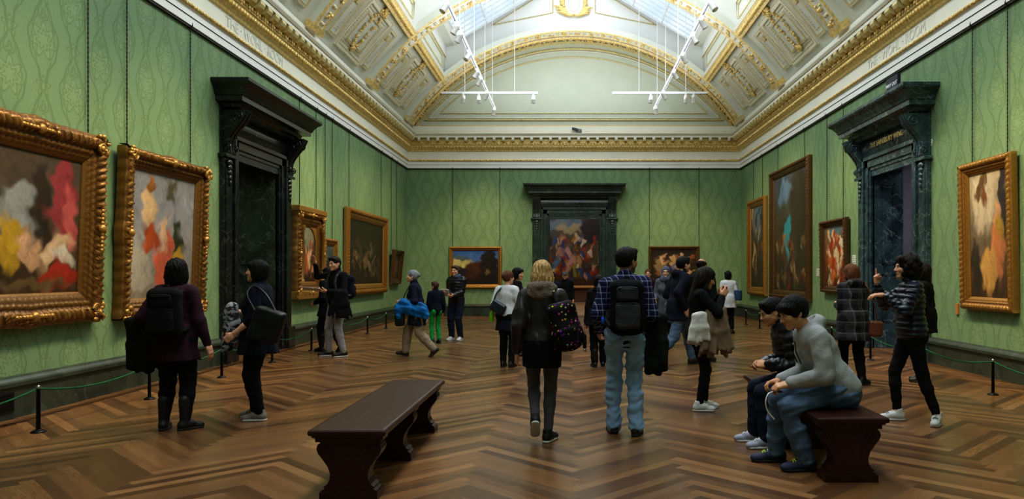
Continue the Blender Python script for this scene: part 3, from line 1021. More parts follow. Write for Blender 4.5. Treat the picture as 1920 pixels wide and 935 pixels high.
def framed(name, label, side, c, w, z0, z1, fw, depth, tilt, mat, blobs, base, scatter=None, seed=1, ornate=0.0, cat='painting', group=None, arch=False, fine=.028):
    """painting in a carved frame, hung on a wall; c = centre along the wall"""
    loc, rz = {'left': ((XL, c, z0), PI/2), 'right': ((XR, c, z0), -PI/2), 'back': ((c, YB, z0), 0), 'far': ((c, 40.98, z0), 0)}[side]
    root = empty(name, loc, rot=(tilt, 0, rz), label=label, cat=cat, group=group)
    h = z1-z0
    b = MB()
    P = [(0, 0), (0, .62), (.03, .74), (.10, .80), (.14, .95), (.22, 1.0), (.34, 1.0), (.44, .92), (.50, .74), (.56, .70), (.62, .76), (.68, .70), (.74, .58), (.80, .60), (.86, .50), (.93, .42), (1, .34), (1, .15)]
    cr = [0]*len(P)
    for i in (4, 5, 6, 7): cr[i] = 1.0
    for i in (10,): cr[i] = .5
    for i in (13,): cr[i] = .35
    rr = random.Random(seed)
    ph = rr.uniform(0, 6)
    # corner points of outer rectangle, centred in x, z from 0
    sides = [((-w/2, 0), (1, 0), (0, 1), w), ((w/2, 0), (0, 1), (-1, 0), h), ((w/2, h), (-1, 0), (0, -1), w), ((-w/2, h), (0, -1), (1, 0), h)]
    for (o, d, nrm, L) in sides:
        n = max(8, int(L/fine))
        def fn(iu, iv, o=o, d=d, nrm=nrm, L=L):
            k = int(round(iv*(len(P)-1))); u, hh = P[k]
            u *= fw
            t = iu
            a = u+(L-2*u)*t
            s = a
            y = depth*hh
            if cr[k]:
                y += cr[k]*(.010+.35*ornate*.05)*(math.sin(s*2*PI/.085+k*.9+ph)+.6*math.sin(s*2*PI/.052+k*1.7))
            off = 0
            if ornate:
                e = min(a, L-a)
                off = ornate*(.055*math.exp(-((a-L/2)/.16)**2)+.04*math.exp(-(e/.15)**2)+.018*abs(math.sin(s*2*PI/.33)))*(1-P[k][0])
            return (o[0]+d[0]*a+nrm[0]*(u-off), -y, o[1]+d[1]*a+nrm[1]*(u-off))
        b.grid(fn, n, len(P)-1, 0, True, flip=False)
    # back board
    b.quad((-w/2, -.002, 0), (w/2, -.002, 0), (w/2, -.002, h), (-w/2, -.002, h), 1)
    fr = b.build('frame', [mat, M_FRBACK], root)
    if ornate:
        for (cx, cz) in ((-w/2, 0), (w/2, 0), (w/2, h), (-w/2, h)):
            g = MB(); sx = -1 if cx < 0 else 1; sz = -1 if cz < h/2 else 1
            for i in range(12):
                g.ball((cx-sx*rr.uniform(.0, .26)*fw*2.2, -depth*rr.uniform(.86, 1.02), cz-sz*rr.uniform(.0, .26)*fw*2.2), (rr.uniform(.025, .05), .03, rr.uniform(.025, .05)), 7)
            for q in (0, 1):
                sp = [(cx-sx*(fw*.42+.07*(1-i/16)*math.cos(i*.55+q*3)), -depth*.98, cz-sz*(fw*.42+.07*(1-i/16)*math.sin(i*.55+q*3))) for i in range(14)]
                g.tube(sp, [.02-.0009*i for i in range(14)], 6)
            g.build('corner_ornament', mat, fr)
        for (cx, cz, vert) in ((0, 0, 0), (0, h, 0), (-w/2, h/2, 1), (w/2, h/2, 1)):
            g = MB()
            ix = (fw*.3 if cx < 0 else -fw*.3) if vert else 0; iz = 0 if vert else (fw*.3 if cz == 0 else -fw*.3)
            g.ball((cx+ix, -depth*1.0, cz+iz), (.06, .045, .06), 10)
            for q in (-1, 1):
                for i in range(5):
                    e = q*(.07+.05*i)
                    g.ball((cx+ix+(0 if vert else e), -depth*.98, cz+iz+(e if vert else 0)), (.038 if not vert else .03, .03, .03 if not vert else .038), 7)
            g.build('cartouche', mat, fr)
    # canvas
    cw, ch = w-2*fw, h-2*fw
    nu, nv = int(min(150, max(50, cw/.02))), int(min(150, max(50, ch/.02)))
    uu, vv = np.meshgrid(np.linspace(0, 1, nu+1), np.linspace(0, 1, nv+1))
    u, v = uu.ravel(), vv.ravel()
    V = np.stack([-cw/2+cw*u, np.full_like(u, -depth*.22), fw+ch*v], 1)
    I = np.arange((nu+1)*(nv+1)).reshape(nv+1, nu+1)
    Fc = np.stack([I[:-1, :-1], I[:-1, 1:], I[1:, 1:], I[1:, :-1]], -1).reshape(-1, 4)
    np_mesh('canvas', V, Fc, M_CANVAS, root, True, canvas_colors(u, v, base, blobs, scatter, seed))
    if arch:        # spandrels and side columns of a tabernacle frame
        g = MB(); R = cw/2; zc = fw+ch-R
        for s in (-1, 1):
            pts = [(s*R, fw+ch)]+[(s*R*math.cos(a), zc+R*math.sin(a)) for a in [PI/2*i/10 for i in range(11)][::-1]]
            y = -depth*.30
            g.add([(x, y, z) for x, z in pts], [tuple(range(len(pts)))], 0)
        g.build('spandrel', mat, fr)
        for s in (-1, 1):
            g = MB(); g.lathe([(.06, 0), (.06, .05), (.045, .07), (.05, ch*.45), (.04, ch*.88), (.06, ch*.93), (.065, ch)], 12, c=(s*(cw/2+fw*.45), -depth*.95, fw)); g.build('column', mat, fr)
        g = MB(); g.box(-w/2-.05, w/2+.05, -depth*1.15, 0, h-.06, h+.06); g.build('ledge', mat, fr, bevel=.015)
        g = MB(); g.box(-w/2-.03, w/2+.03, -depth*1.1, 0, -.02, .16); g.build('ledge', mat, fr, bevel=.015)
    return root

FL = (205, 165, 130)
framed('framed_painting', 'largest painting on the left wall, ornate gilt frame cut off by the picture edge', 'left', 8.22, 2.46, .98, 3.27, .36, .16, .035, M_FR1,
       [(.30, .80, .5, .34, 0, (92, 80, 64), .6), (.42, .52, .20, .28, 0, (158, 164, 166), .25), (.62, .60, .09, .38, 0, (60, 48, 38), .4), (.84, .66, .13, .40, .05, (150, 62, 68), .3), (.90, .55, .07, .28, .1, (186, 92, 92), .4),
        (.36, .36, .12, .22, 0, (196, 160, 52), .35), (.50, .30, .06, .18, .2, FL, .4), (.58, .26, .05, .13, -.3, FL, .4), (.78, .33, .16, .09, .5, (214, 184, 150), .4), (.86, .27, .12, .07, -.2, (212, 205, 190), .4), (.80, .11, .22, .11, .1, (160, 52, 34), .35), (.62, .06, .4, .04, 0, (110, 90, 60), .5)],
       [(70, 52, 34), (74, 60, 44), (84, 74, 60), (84, 76, 64)], None, 11, .55)
framed('framed_painting', 'ornate gilt framed painting of pale sky and orange drapery, left of the black marble doorway', 'left', 10.98, 2.22, .96, 3.26, .26, .17, .035, M_FR1,
       [(.16, .16, .18, .30, 0, (176, 172, 160), .3), (.30, .46, .14, .12, .3, (172, 82, 40), .4), (.26, .72, .12, .18, .3, (216, 186, 146), .4), (.30, .88, .07, .06, 0, (150, 100, 50), .5), (.52, .28, .15, .30, -.25, (188, 98, 74), .35), (.50, .52, .06, .16, -.2, (214, 180, 150), .4),
        (.74, .46, .09, .22, 0, (52, 58, 38), .4), (.76, .28, .10, .16, 0, (178, 146, 52), .4), (.62, .86, .10, .10, 0, (90, 88, 66), .6), (.20, .03, .4, .05, 0, (140, 132, 118), .4)],
       [(128, 118, 104), (150, 148, 146), (150, 154, 162), (142, 148, 158)], None, 12, .5)
framed('framed_painting', 'tall gilt tabernacle framed arched painting right of the black marble doorway', 'left', 17.1, 1.75, 1.02, 3.0, .36, .17, .01, M_FR1,
       [(.5, .82, .5, .25, 0, (136, 138, 120), .5), (.45, .35, .2, .25, .2, (150, 84, 50), .4), (.62, .42, .16, .2, 0, FL, .5)], [(54, 40, 28), (80, 62, 42), (96, 92, 76)], (26, (.1, .9, .1, .7), [(160, 90, 60), (70, 80, 60), FL], .07), 13, .5, arch=True)
framed('framed_painting', 'small gilt framed painting hung between arched painting and big dark painting', 'left', 18.68, .98, 1.30, 2.44, .17, .10, .02, M_FR2,
       [(.5, .7, .5, .3, 0, (70, 92, 96), .5), (.5, .3, .3, .3, 0, (40, 36, 34), .5)], [(40, 32, 26), (60, 60, 54), (90, 104, 108)], None, 14)
framed('framed_painting', 'wide dark group painting in scalloped gilt frame on the left wall', 'left', 22.1, 4.35, .97, 3.37, .30, .15, .015, M_FR2,
       [(.5, .5, .5, .5, 0, (46, 40, 30), .8)], [(40, 32, 24), (50, 42, 30), (38, 36, 28)], (46, (.12, .9, .12, .62), [(104, 84, 58), (84, 62, 42), (126, 106, 80), (70, 56, 40), (60, 58, 44)], .06), 15)
framed('framed_painting', 'small dark painting tilted forward beside the far left corner', 'left', 25.65, 1.3, 1.22, 2.40, .17, .14, .10, M_FR3,
       [(.5, .5, .3, .4, 0, (110, 80, 56), .6)], [(50, 40, 30), (70, 56, 42), (60, 52, 40)], None, 16)
framed('framed_painting', 'landscape painting with vivid blue sky left of the far doorway', 'back', -3.48, 1.96, 1.03, 2.58, .15, .12, 0, M_FR2,
       [(.15, .62, .3, .14, 0, (196, 186, 120), .5), (.20, .78, .2, .08, 0, (84, 104, 110), .5), (.45, .42, .20, .34, -.5, (78, 44, 26), .35), (.80, .5, .22, .6, 0, (34, 28, 24), .3), (.15, .35, .2, .2, 0, (44, 40, 40), .4), (.76, .36, .07, .10, 0, (120, 96, 62), .5)],
       [(36, 26, 20), (50, 36, 28), (86, 120, 178), (64, 106, 182)], None, 17)
framed('framed_painting', 'dark framed group painting with a blue patch right of the far doorway', 'back', 3.9, 1.89, 1.17, 2.6, .14, .10, 0, M_FR3,
       [(.2, .5, .16, .34, 0, (150, 128, 90), .5), (.52, .42, .08, .20, 0, (50, 88, 160), .4), (.5, .72, .08, .16, 0, FL, .5)], [(48, 36, 26), (60, 46, 32), (44, 36, 28)], (34, (.1, .95, .15, .85), [(150, 90, 54), FL, (90, 60, 40), (190, 160, 110)], .06), 18)
framed('framed_painting', 'narrow tall gilt framed painting nearest the far right corner', 'right', 25.2, 2.35, .86, 4.1, .26, .14, 0, M_FR2,
       [(.5, .8, .4, .25, 0, (110, 130, 150), .6)], [(46, 38, 26), (70, 60, 44), (80, 84, 84)], (34, (.1, .9, .08, .95), [(150, 96, 60), (190, 160, 120), (60, 60, 70), (80, 86, 60)], .08), 19)
framed('framed_painting', 'biggest altarpiece painting on the right wall with turquoise centre', 'right', 21.5, 3.75, .84, 4.7, .24, .16, 0, M_FR3,
       [(.42, .48, .12, .18, 0, (56, 150, 170), .25), (.30, .85, .2, .12, .4, (110, 140, 170), .5), (.75, .7, .3, .4, 0, (66, 58, 48), .5), (.45, .12, .08, .14, 0, (120, 46, 34), .5)], [(52, 44, 32), (72, 64, 46), (78, 74, 62), (84, 96, 112)], (60, (.08, .92, .05, .45), [(120, 90, 60), (80, 76, 56), (150, 130, 96), (60, 58, 50), (110, 60, 40)], .05), 20)
framed('framed_painting', 'small busy orange and white painting left of the blue-green doorway', 'right', 17.82, 1.7, 1.11, 2.86, .16, .13, .02, M_FR3,
       [(.5, .9, .4, .12, 0, (96, 130, 150), .5)], [(84, 44, 26), (140, 84, 44), (130, 110, 90)], (60, (.1, .9, .08, .9), [(200, 110, 50), (224, 200, 160), (170, 60, 36), (230, 220, 200), (96, 70, 50)], .08), 21)
framed('framed_painting', 'upright painting of cream sky and rust gown nearest on the right wall', 'right', 11.3, 1.42, 1.0, 3.30, .20, .13, .02, M_FR2,
       [(.38, .78, .34, .30, 0, (214, 200, 172), .4), (.88, .75, .12, .4, 0, (60, 56, 56), .3), (.32, .90, .2, .08, .5, (120, 92, 60), .4), (.40, .78, .08, .10, -.4, (130, 84, 50), .4), (.72, .38, .20, .26, -.2, (196, 128, 84), .35), (.50, .22, .24, .20, .3, (204, 160, 92), .35), (.74, .64, .10, .12, 0, (206, 160, 120), .4), (.80, .56, .12, .10, 0, (170, 140, 60), .4), (.15, .22, .15, .25, 0, (64, 58, 52), .4)],
       [(74, 56, 40), (96, 80, 62), (150, 136, 112), (200, 186, 158)], None, 22)
framed('framed_painting', 'towering crowded multicoloured painting seen through the far doorway', 'far', .29, 3.5, .78, 5.2, .16, .14, 0, M_FR2,
       [(.35, .82, .35, .10, 0, (112, 134, 156), .5), (.45, .76, .3, .07, 0, (170, 160, 130), .6), (.8, .78, .2, .25, 0, (50, 44, 48), .4), (.30, .42, .08, .15, .1, (52, 84, 160), .4), (.40, .38, .06, .20, 0, (196, 150, 140), .4), (.55, .22, .10, .14, 0, (150, 140, 60), .4), (.70, .42, .1, .1, .3, (140, 60, 46), .4), (.16, .24, .08, .1, 0, (90, 120, 150), .4)],
       [(70, 46, 32), (84, 62, 44), (92, 84, 70), (96, 104, 110)], (90, (.04, .96, .10, .62), [(190, 140, 110), (84, 90, 60), (150, 60, 44), (210, 190, 170), (60, 80, 130), (64, 50, 40), (170, 120, 50)], .045), 23)

# ---- hanging chains
M_CHAIN = plain('dark_chain', srgb(40, 44, 36), .5, .4)
def chain(side, a, ztop, zbot, label, out=.03, group=None):
    P = {'left': lambda z: (XL+out, a, z), 'right': lambda z: (XR-out, a, z), 'back': lambda z: (a, YB-out, z)}[side]
    b = MB()
    n = max(4, int((ztop-zbot)/.03))
    b.tube([P(zbot+(ztop-zbot)*i/n) for i in range(n+1)], [.011 if i % 2 else .0055 for i in range(n+1)], 6)
    o = b.build('hanging_chain', M_CHAIN); tag(o, label, 'chain', group)
    hk = MB(); q = P(ztop); d = {'left': (1, 0), 'right': (-1, 0), 'back': (0, -1)}[side]
    hk.tube([(q[0], q[1], q[2]-.03), (q[0]+d[0]*.035, q[1]+d[1]*.035, q[2]), (q[0]+d[0]*.02, q[1]+d[1]*.02, q[2]+.07)], .012, 6)
    hk.build('hook', M_LINE, o)
G1 = 'chains holding up the paintings'
yl = lambda px: 1400*6.01/(1067-px)
yr = lambda px: 1400*6.37/(px-1067)
for y, zb, lab in ((9.05+.55-.27, 3.2, 'chain above the right end of the largest left wall painting'), (10.15, 3.2, 'left chain above the ornate painting left of the black doorway'), (11.85, 3.2, 'right chain of the ornate painting, next to the black marble doorway'),
                   (16.65, 3.0, 'left chain above the tall tabernacle frame'), (17.75, 3.0, 'right chain above the tall tabernacle frame'), (18.4, 2.42, 'left chain of the small gilt painting beside the tabernacle frame'), (18.95, 2.42, 'right chain of the small gilt painting beside the tabernacle frame'),
                   (20.4, 3.33, 'left chain above the wide dark group painting'), (23.9, 3.33, 'right chain above the wide dark group painting'), (25.25, 2.36, 'left chain of the small tilted painting near the far left corner'), (26.05, 2.36, 'chain closest to the far left corner on the left wall')):
    chain('left', y, ZR, zb, lab, group=G1)
for y, zb, lab in ((10.85, 3.26, 'right chain of the upright painting nearest on the right wall'), (11.8, 3.26, 'left chain of the upright painting nearest on the right wall'), (17.35, 2.83, 'right chain above the small busy orange painting'), (18.45, 2.83, 'left chain above the small busy orange painting'), (20.2, 4.66, 'right chain above the biggest altarpiece'), (22.8, 4.66, 'left chain above the biggest altarpiece'), (24.6, 4.06, 'right chain above the narrow tall painting'), (25.8, 4.06, 'chain closest to the far right corner on the right wall')):
    chain('right', y, ZR, zb, lab, group=G1)
for x, zb, lab in ((-4.33, 2.55, 'left chain of the blue sky landscape on the far wall'), (-2.57, 2.55, 'right chain of the blue sky landscape on the far wall'), (2.99, 2.57, 'left chain of the dark group painting on the far wall'), (4.83, 2.57, 'right chain of the dark group painting on the far wall')):
    chain('back', x, ZR, zb, lab, group=G1)

# ---- barrier posts and ropes
M_POST = plain('black_metal_post', srgb(22, 22, 24), .35, .6, var=.1)
M_STEEL = plain('polished_steel', srgb(190, 190, 190), .25, .9, var=.05)
M_ROPE = fabric('green_rope', srgb(34, 96, 58), .8, .3)
def post(x, y, label, rope_y=None, rope_label=None):
    root = empty('barrier_post', (x, y, 0), label=label, cat='barrier post', group='low rope barrier posts')
    b = MB(); b.lathe([(.066, 0), (.066, .008), (.058, .016), (.03, .028), (.024, .032)], 22); b.build('base', M_POST, root)
    b = MB(); b.lathe([(.020, .025), (.019, .2), (.016, .42), (.017, .43)], 14); b.build('post', M_POST, root)
    b = MB(); b.lathe([(.017, .428), (.019, .436), (.018, .45), (.010, .462), (.002, .466)], 14); b.build('cap', M_STEEL, root)
    if rope_y is not None:
        b = MB(); n = 14; P = []
        for i in range(n+1):
            t = i/n; P.append((x, y+.02+(rope_y-.04-y)*t, .425-.085*(1-(2*t-1)**2)))
        b.tube(P, .0095, 7)
        o = b.build('barrier_rope', M_ROPE); tag(o, rope_label, 'rope', 'green barrier ropes')
LY = [5.4, 7.33, 9.27, 11.2, 13.1, 15.1, 17.15, 19.3, 21.25, 23.1, 24.95]
LN = ['left barrier post outside the picture', 'nearest barrier post at the left edge, under the largest painting', 'barrier post behind the woman with the black backpack', 'barrier post between backpack woman and tote bag woman', 'barrier post behind the woman with the black tote bag', 'barrier post behind the legs of the pointing man', 'barrier post just right of the pointing man', 'first barrier post standing clear right of the pointing man', 'second barrier post right of the pointing man, near blue jacket', 'barrier post behind the woman with the blue jacket', 'last barrier post by the far left corner']
LR = ['green rope entering at the left edge of the picture', 'green rope under the largest left painting', 'green rope between backpack woman and the black doorway', 'green rope behind the tote bag woman', 'green rope left of the pointing man', 'green rope behind the pointing man', 'green rope directly right of the pointing man', 'green rope in the middle of the far left row', 'green rope left of the blue jacket woman', 'green rope nearest the far left corner']
for i, y in enumerate(LY):
    if i == 0:
        b = MB(); n = 14
        b.tube([(-5.21, 5.42+(7.29-5.42)*t/n, .425-.085*(1-(2*t/n-1)**2)) for t in range(n+1)], .0095, 7)
        tag(b.build('barrier_rope', M_ROPE), LR[0], 'rope', 'green barrier ropes'); continue
    post(-5.21, y, LN[i], LY[i+1] if i < len(LY)-1 else None, LR[i] if i < len(LR) else None)
RY = [9.6, 11.55, 13.5, 15.5, 17.5, 19.6, 21.35, 23.0]
RN = ['nearest barrier post on the right, under the rust gown painting', 'barrier post behind the puffer jacket woman', 'barrier post right of the plaid coat woman', 'barrier post behind the plaid coat woman', 'barrier post behind the seated man in grey', 'barrier post just left of the seated man, right wall', 'second barrier post left of the seated man, right wall', 'farthest barrier post along the right wall']
RR = ['green rope under the puffer jacket woman and rust gown painting', 'green rope behind the puffer jacket woman', 'green rope right of the plaid coat woman', 'green rope behind the plaid coat woman', 'green rope left of the seated man', 'green rope below the biggest altarpiece', 'farthest green rope along the right wall']
b = MB(); n = 14
b.tube([(5.45, 7.6+(9.56-7.6)*t/n, .425-.085*(1-(2*t/n-1)**2)) for t in range(n+1)], .0095, 7)
tag(b.build('barrier_rope', M_ROPE), 'green rope leaving at the right edge of the picture', 'rope', 'green barrier ropes')
for i, y in enumerate(RY):
    post(5.45, y, RN[i], RY[i+1] if i < len(RY)-1 else None, RR[i] if i < len(RR) else None)

# ---- benches
def mat_mahogany():
    t = NT('dark_mahogany')
    g = t.noise(t.mapping(t.coord('Object'), (14, 1.2, 14)), 3, 5, .6, .4)
    t.set(color=t.ramp(g, [(.3, srgb(38, 16, 12)), (.6, srgb(62, 27, 19)), (.8, srgb(78, 36, 24))]), rough=.38, spec=.4, coat=.08, coatr=.2)
    t.bump(g, .04, .01)
    return t.m
M_MAHOG = mat_mahogany()
def bench(x, y, L, label):
    root = empty('gallery_bench', (x, y, 0), label=label, cat='bench', group='carved mahogany gallery benches')
    W = .53
    b = MB()
    pr = [(.0, .432), (.006, .445), (.02, .45), (.024, .462), (.024, .478), (.016, .488), (.0, .492)]
    lev = [(W/2-.024+u, L/2-.024+u, z) for u, z in pr]
    for i in range(len(lev)-1):
        (a, c, z), (a2, c2, z2) = lev[i], lev[i+1]
        A = [(-a, -c, z), (a, -c, z), (a, c, z), (-a, c, z)]; B = [(-a2, -c2, z2), (a2, -c2, z2), (a2, c2, z2), (-a2, c2, z2)]
        for k in range(4): b.quad(A[k], A[(k+1) % 4], B[(k+1) % 4], B[k])
    a, c, z = lev[-1]; b.quad((-a, -c, z), (a, -c, z), (a, c, z), (-a, c, z))
    a, c, z = lev[0]; b.quad((-a, c, z), (a, c, z), (a, -c, z), (-a, -c, z))
    b.build('seat', M_MAHOG, root)
    half = [(.19, 0), (.195, .03), (.19, .062), (.165, .075), (.175, .088), (.150, .105), (.132, .14), (.130, .18), (.145, .225), (.180, .275), (.212, .315), (.224, .35), (.215, .378), (.195, .392), (.215, .40), (.232, .412), (.236, .432)]
    poly = [(u, z) for u, z in half]+[(-u, z) for u, z in half[::-1]]
    for yy in (-L/2+.13, 0, L/2-.13):
        g = MB(); g.prism(poly, lambda u, v, w_: (u, yy+w_, v), -.075, .075)
        g.box(-.20, .20, yy-.09, yy+.09, 0, .055); g.box(-.225, .225, yy-.095, yy+.095, .40, .432)
        sp = []
        for s in (-1, 1):
            for f in (-.078, .078):
                g.tube([(s*(.15+.045*(1-i/18)*math.cos(i*.6)), yy+f, .33+.045*(1-i/18)*math.sin(i*.6)) for i in range(16)], .008, 5)
        g.build('support', M_MAHOG, root, bevel=.006)
    g = MB()
    n = 16
    for i in range(n):
        y0, y1 = -L/2+.14+(L-.28)*i/n, -L/2+.14+(L-.28)*(i+1)/n
        f = lambda yv: .30+.07*abs(math.sin(PI*2*(yv+L/2-.2)/(L-.4)))
        z0, z1 = f(y0), f(y1)
        g.add([(-.02, y0, z0), (.02, y0, z0), (.02, y1, z1), (-.02, y1, z1), (-.02, y0, .432), (.02, y0, .432), (.02, y1, .432), (-.02, y1, .432)], [(0, 3, 2, 1), (0, 1, 5, 4), (1, 2, 6, 5), (3, 0, 4, 7), (2, 3, 7, 6)])
    g.build('stretcher', M_MAHOG, root)
    return root
bench(-1.515, 6.30, 2.44, 'empty dark mahogany bench in the left foreground')
bench(2.105, 6.70, 2.36, 'dark mahogany bench on the right with two people sitting on it')

# ---- lighting tracks
M_TRACK = plain('white_track', srgb(225, 227, 230), .4, var=.03)
M_SLOT = plain('dark_track_slot', srgb(58, 64, 84), .4)
M_SPOTW = plain('white_lamp_housing', srgb(228, 229, 230), .35, var=.03)
M_LENS = plain('lamp_lens', srgb(250, 240, 215), .2)
TZ = 7.26
def track(x0, x1, y0, y1, label, wires, dz=0):
    cx, cy = (x0+x1)/2, (y0+y1)/2
    root = empty('lighting_track', (cx, cy, TZ+dz), label=label, cat='lighting track')
    b = MB(); b.box(x0-cx-.03, x1-cx+.03, y0-cy-.03, y1-cy+.03, -.0, .07); b.build('rail', M_TRACK, root)
    b = MB(); b.box(x0-cx-.016, x1-cx+.016, y0-cy-.016, y1-cy+.016, -.006, .0); b.build('slot', M_SLOT, root)
    for (x, y) in wires:
        b = MB(); top = GZ+max(0, (4.1-abs(x-XC)))*SL+.05-TZ-dz
        b.tube([(x-cx, y-cy, .06), (x-cx, y-cy, top)], .010, 6); b.build('suspension_wire', M_TRACK, root)
XT1, XT2 = -2.57, 2.95
track(XT1, XT1, 3.5, 25.9, 'long white lighting track running down the left side of the vault', [(XT1, y) for y in (8, 13.3, 17.5, 20.2, 22.8, 25.0)])
track(XT2, XT2, 3.5, 25.9, 'long white lighting track running down the right side of the vault', [(XT2, y) for y in (8, 13.3, 17.5, 20.2, 22.8, 25.0)])
track(-4.08, -1.03, 24.0, 24.0, 'short white crosswise lighting track in front of the lunette, left', [(-3.35, 24.0), (-1.75, 24.0)], .085)
track(1.42, 4.42, 24.0, 24.0, 'short white crosswise lighting track in front of the lunette, right', [(2.25, 24.0), (3.75, 24.0)], .085)
SPOTS = []
def head(x, y, target, label, dz=0):
    root = empty('track_spotlight', (x, y, TZ+dz), label=label, cat='spotlight', group='white spotlights on the lighting tracks')
    d = Vector(target)-Vector((x, y, TZ-.17)); d.normalize()
    b = MB(); b.box(-.025, .025, -.07, .07, -.045, .0); b.tube([(0, 0, -.04), (0, 0, -.12)], .012, 8); b.build('bracket', M_SPOTW, root, bevel=.006)
    q = d.to_track_quat('Z', 'Y').to_matrix()
    M = Matrix.Translation((0, 0, -.17)) @ q.to_4x4()
    b = MB(); b.lathe([(.03, -.13), (.052, -.12), (.058, -.04), (.062, .09), (.068, .10), (.068, .125), (.058, .125)], 18, M=M); b.build('lamp_housing', M_SPOTW, root)
    b = MB(); b.lathe([(.054, .126), (.05, .13), (.02, .134)], 18, M=M); b.build('lens', M_LENS, root)
    SPOTS.append(((Vector((x, y, TZ-.17))+d*.16), Vector(target)))
ORD = ['first', 'second', 'third', 'fourth', 'fifth', 'sixth', 'seventh', 'eighth', 'ninth', 'tenth', 'eleventh', 'twelfth']
L_T = [(7.6, (XL, 8.2, .7)), (9.3, (XL, 8.4, 2.0)), (10.4, (XL, 11.2, .8)), (11.6, (XL, 10.9, 2.0)), (15.5, (XL, 13.5, 1.2)), (16.9, (XL, 17.0, 2.0)), (17.5, (XL, 18.6, 1.8)), (19.0, (XL, 16.0, 1.5)), (20.7, (XL, 21.0, 2.2)), (21.5, (XL, 23.0, 2.2)), (23.2, (XL, 25.6, 1.8)), (25.5, (-3.5, YB, 1.7))]
for i, (y, t) in enumerate(L_T):
    head(XT1, y, t, 'white spotlight on the long left track, %s counting from the far end' % ORD[len(L_T)-1-i])
R_T = [(7.6, (XR, 9.6, .8)), (9.3, (XR, 11.2, 2.2)), (10.6, (XR, 11.6, .8)), (12.5, (XR, 9.0, 1.3)), (15.4, (XR, 13.2, 1.3)), (16.5, (XR, 17.8, 1.9)), (17.6, (XR, 16.6, 1.3)), (19.2, (XR, 20.9, 2.6)), (20.8, (XR, 22.4, 2.8)), (23.2, (XR, 25.2, 2.4)), (25.3, (3.9, YB, 1.8))]
for i, (y, t) in enumerate(R_T):
    head(XT2, y, t, 'white spotlight on the long right track, %s counting from the far end' % ORD[len(R_T)-1-i])
for x, t, l in ((-3.4, (-4.6, YB, 1.2), 'white spotlight at the left end of the left crosswise track'), (-2.9, (-3.0, YB, 1.4), 'white spotlight between left end and crossing of the left crosswise track'), (-1.15, (-1.6, YB, 1.3), 'white spotlight at the inner right end of the left crosswise track'),
                (2.62, (2.0, YB, 1.3), 'white spotlight left of the crossing on the right crosswise track'), (3.75, (4.0, YB, 1.4), 'left of the outer pair of spotlights on the right crosswise track'), (4.0, (5.2, YB, 1.2), 'right of the outer pair of spotlights on the right crosswise track')):
    head(x, 24.0, t, l, .085)

# ---- small fittings
M_CARD = plain('white_card', srgb(214, 214, 208), .6, var=.03)
M_INK = plain('grey_print', srgb(90, 90, 90), .7)
def placard(side, a, z, w_, h_, label):
    loc, rz = {'left': ((XL, a, z), PI/2), 'right': ((XR, a, z), -PI/2)}[side]
    root = empty('wall_label', loc, rz, label, 'wall label', 'white captions beside the paintings')
    b = MB(); b.box(-w_/2, w_/2, -.012, 0, -h_/2, h_/2); b.build('card', M_CARD, root, bevel=.003)
    b = MB()
    for i in range(5):
        zz = h_*.36-i*h_*.17; b.box(-w_*.4, w_*(.38 if i % 2 else .25), -.0135, -.012, zz-.006, zz+.006)
    b.build('print', M_INK, root)
placard('left', 16.14, 1.60, .14, .20, 'white caption on green wall between black doorway and tabernacle frame')
placard('right', 16.75, 1.85, .20, .26, 'white caption on green wall between orange painting and blue-green doorway')
placard('right', 19.2, 1.60, .16, .20, 'white caption between biggest altarpiece and orange painting')
root = empty('exit_sign', (5.95, 13.70, 4.872), -PI/2, 'dark blue WAY OUT sign standing on the right doorway cornice', 'sign')
b = MB(); b.box(-.24, .24, -.03, .03, 0, .30); b.build('panel', plain('navy_sign', srgb(36, 38, 58), .5), root, bevel=.006)
M = Matrix.Translation((0, -.034, .15)) @ Matrix.Rotation(PI/2, 4, 'X')
text_mesh('lettering', 'WAY OUT', .10, plain('white_lettering', srgb(226, 226, 232), .5), M, root)
o = text_mesh('wall_number', '9', .17, MATS['white_lettering'], Matrix.Translation((0, -.004, 0)) @ Matrix.Rotation(PI/2, 4, 'X'))
o.location = (XR, 13.18, 3.87); o.rotation_euler = (0, 0, -PI/2); tag(o, 'white numeral 9 on green wall right of the blue-green doorway', 'number')
b = MB(); b.box(-.035, .035, -.03, 0, -.09, .09); o = b.build('wall_sensor', plain('orange_brown_plastic', srgb(176, 120, 60), .5), bevel=.006); o.location = (XR, 12.28, .98); o.rotation_euler = (0, 0, -PI/2)
tag(o, 'small orange-brown sensor on green wall low left of the rust gown painting', 'sensor')
root = empty('security_camera', (.27, YB-.36, 6.725), 0, 'small grey security camera on the far cornice below the lunette', 'camera')
mg = plain('grey_plastic', srgb(120, 122, 124), .5); mk = plain('black_plastic', srgb(24, 24, 26), .4)
b = MB(); b.lathe([(.06, 0), (.06, .02), (.02, .03), (.02, .12)], 14); b.build('mount', mg, root)
b = MB(); b.box(-.20, .02, -.05, .05, .09, .18, M=Matrix.Rotation(.25, 4, 'Y')); b.build('housing', mk, root, bevel=.01)
b = MB(); b.lathe([(.07, 0), (.085, .05), (.075, .11), (.03, .14)], 14, c=(.12, 0, .03)); b.build('dome', mg, root)
root = empty('air_vent', (XL+.072, 7.9, .08), PI/2, 'dark slatted vent in the marble skirting at the left edge', 'vent')
b = MB(); b.box(-.12, .12, -.012, 0, 0, .22); b.build('frame', mk, root, bevel=.003)
for i in range(5):
    b = MB(); b.box(-.10, .10, -.02, -.01, .025+i*.037, .045+i*.037); b.build('slat', M_POST, root)
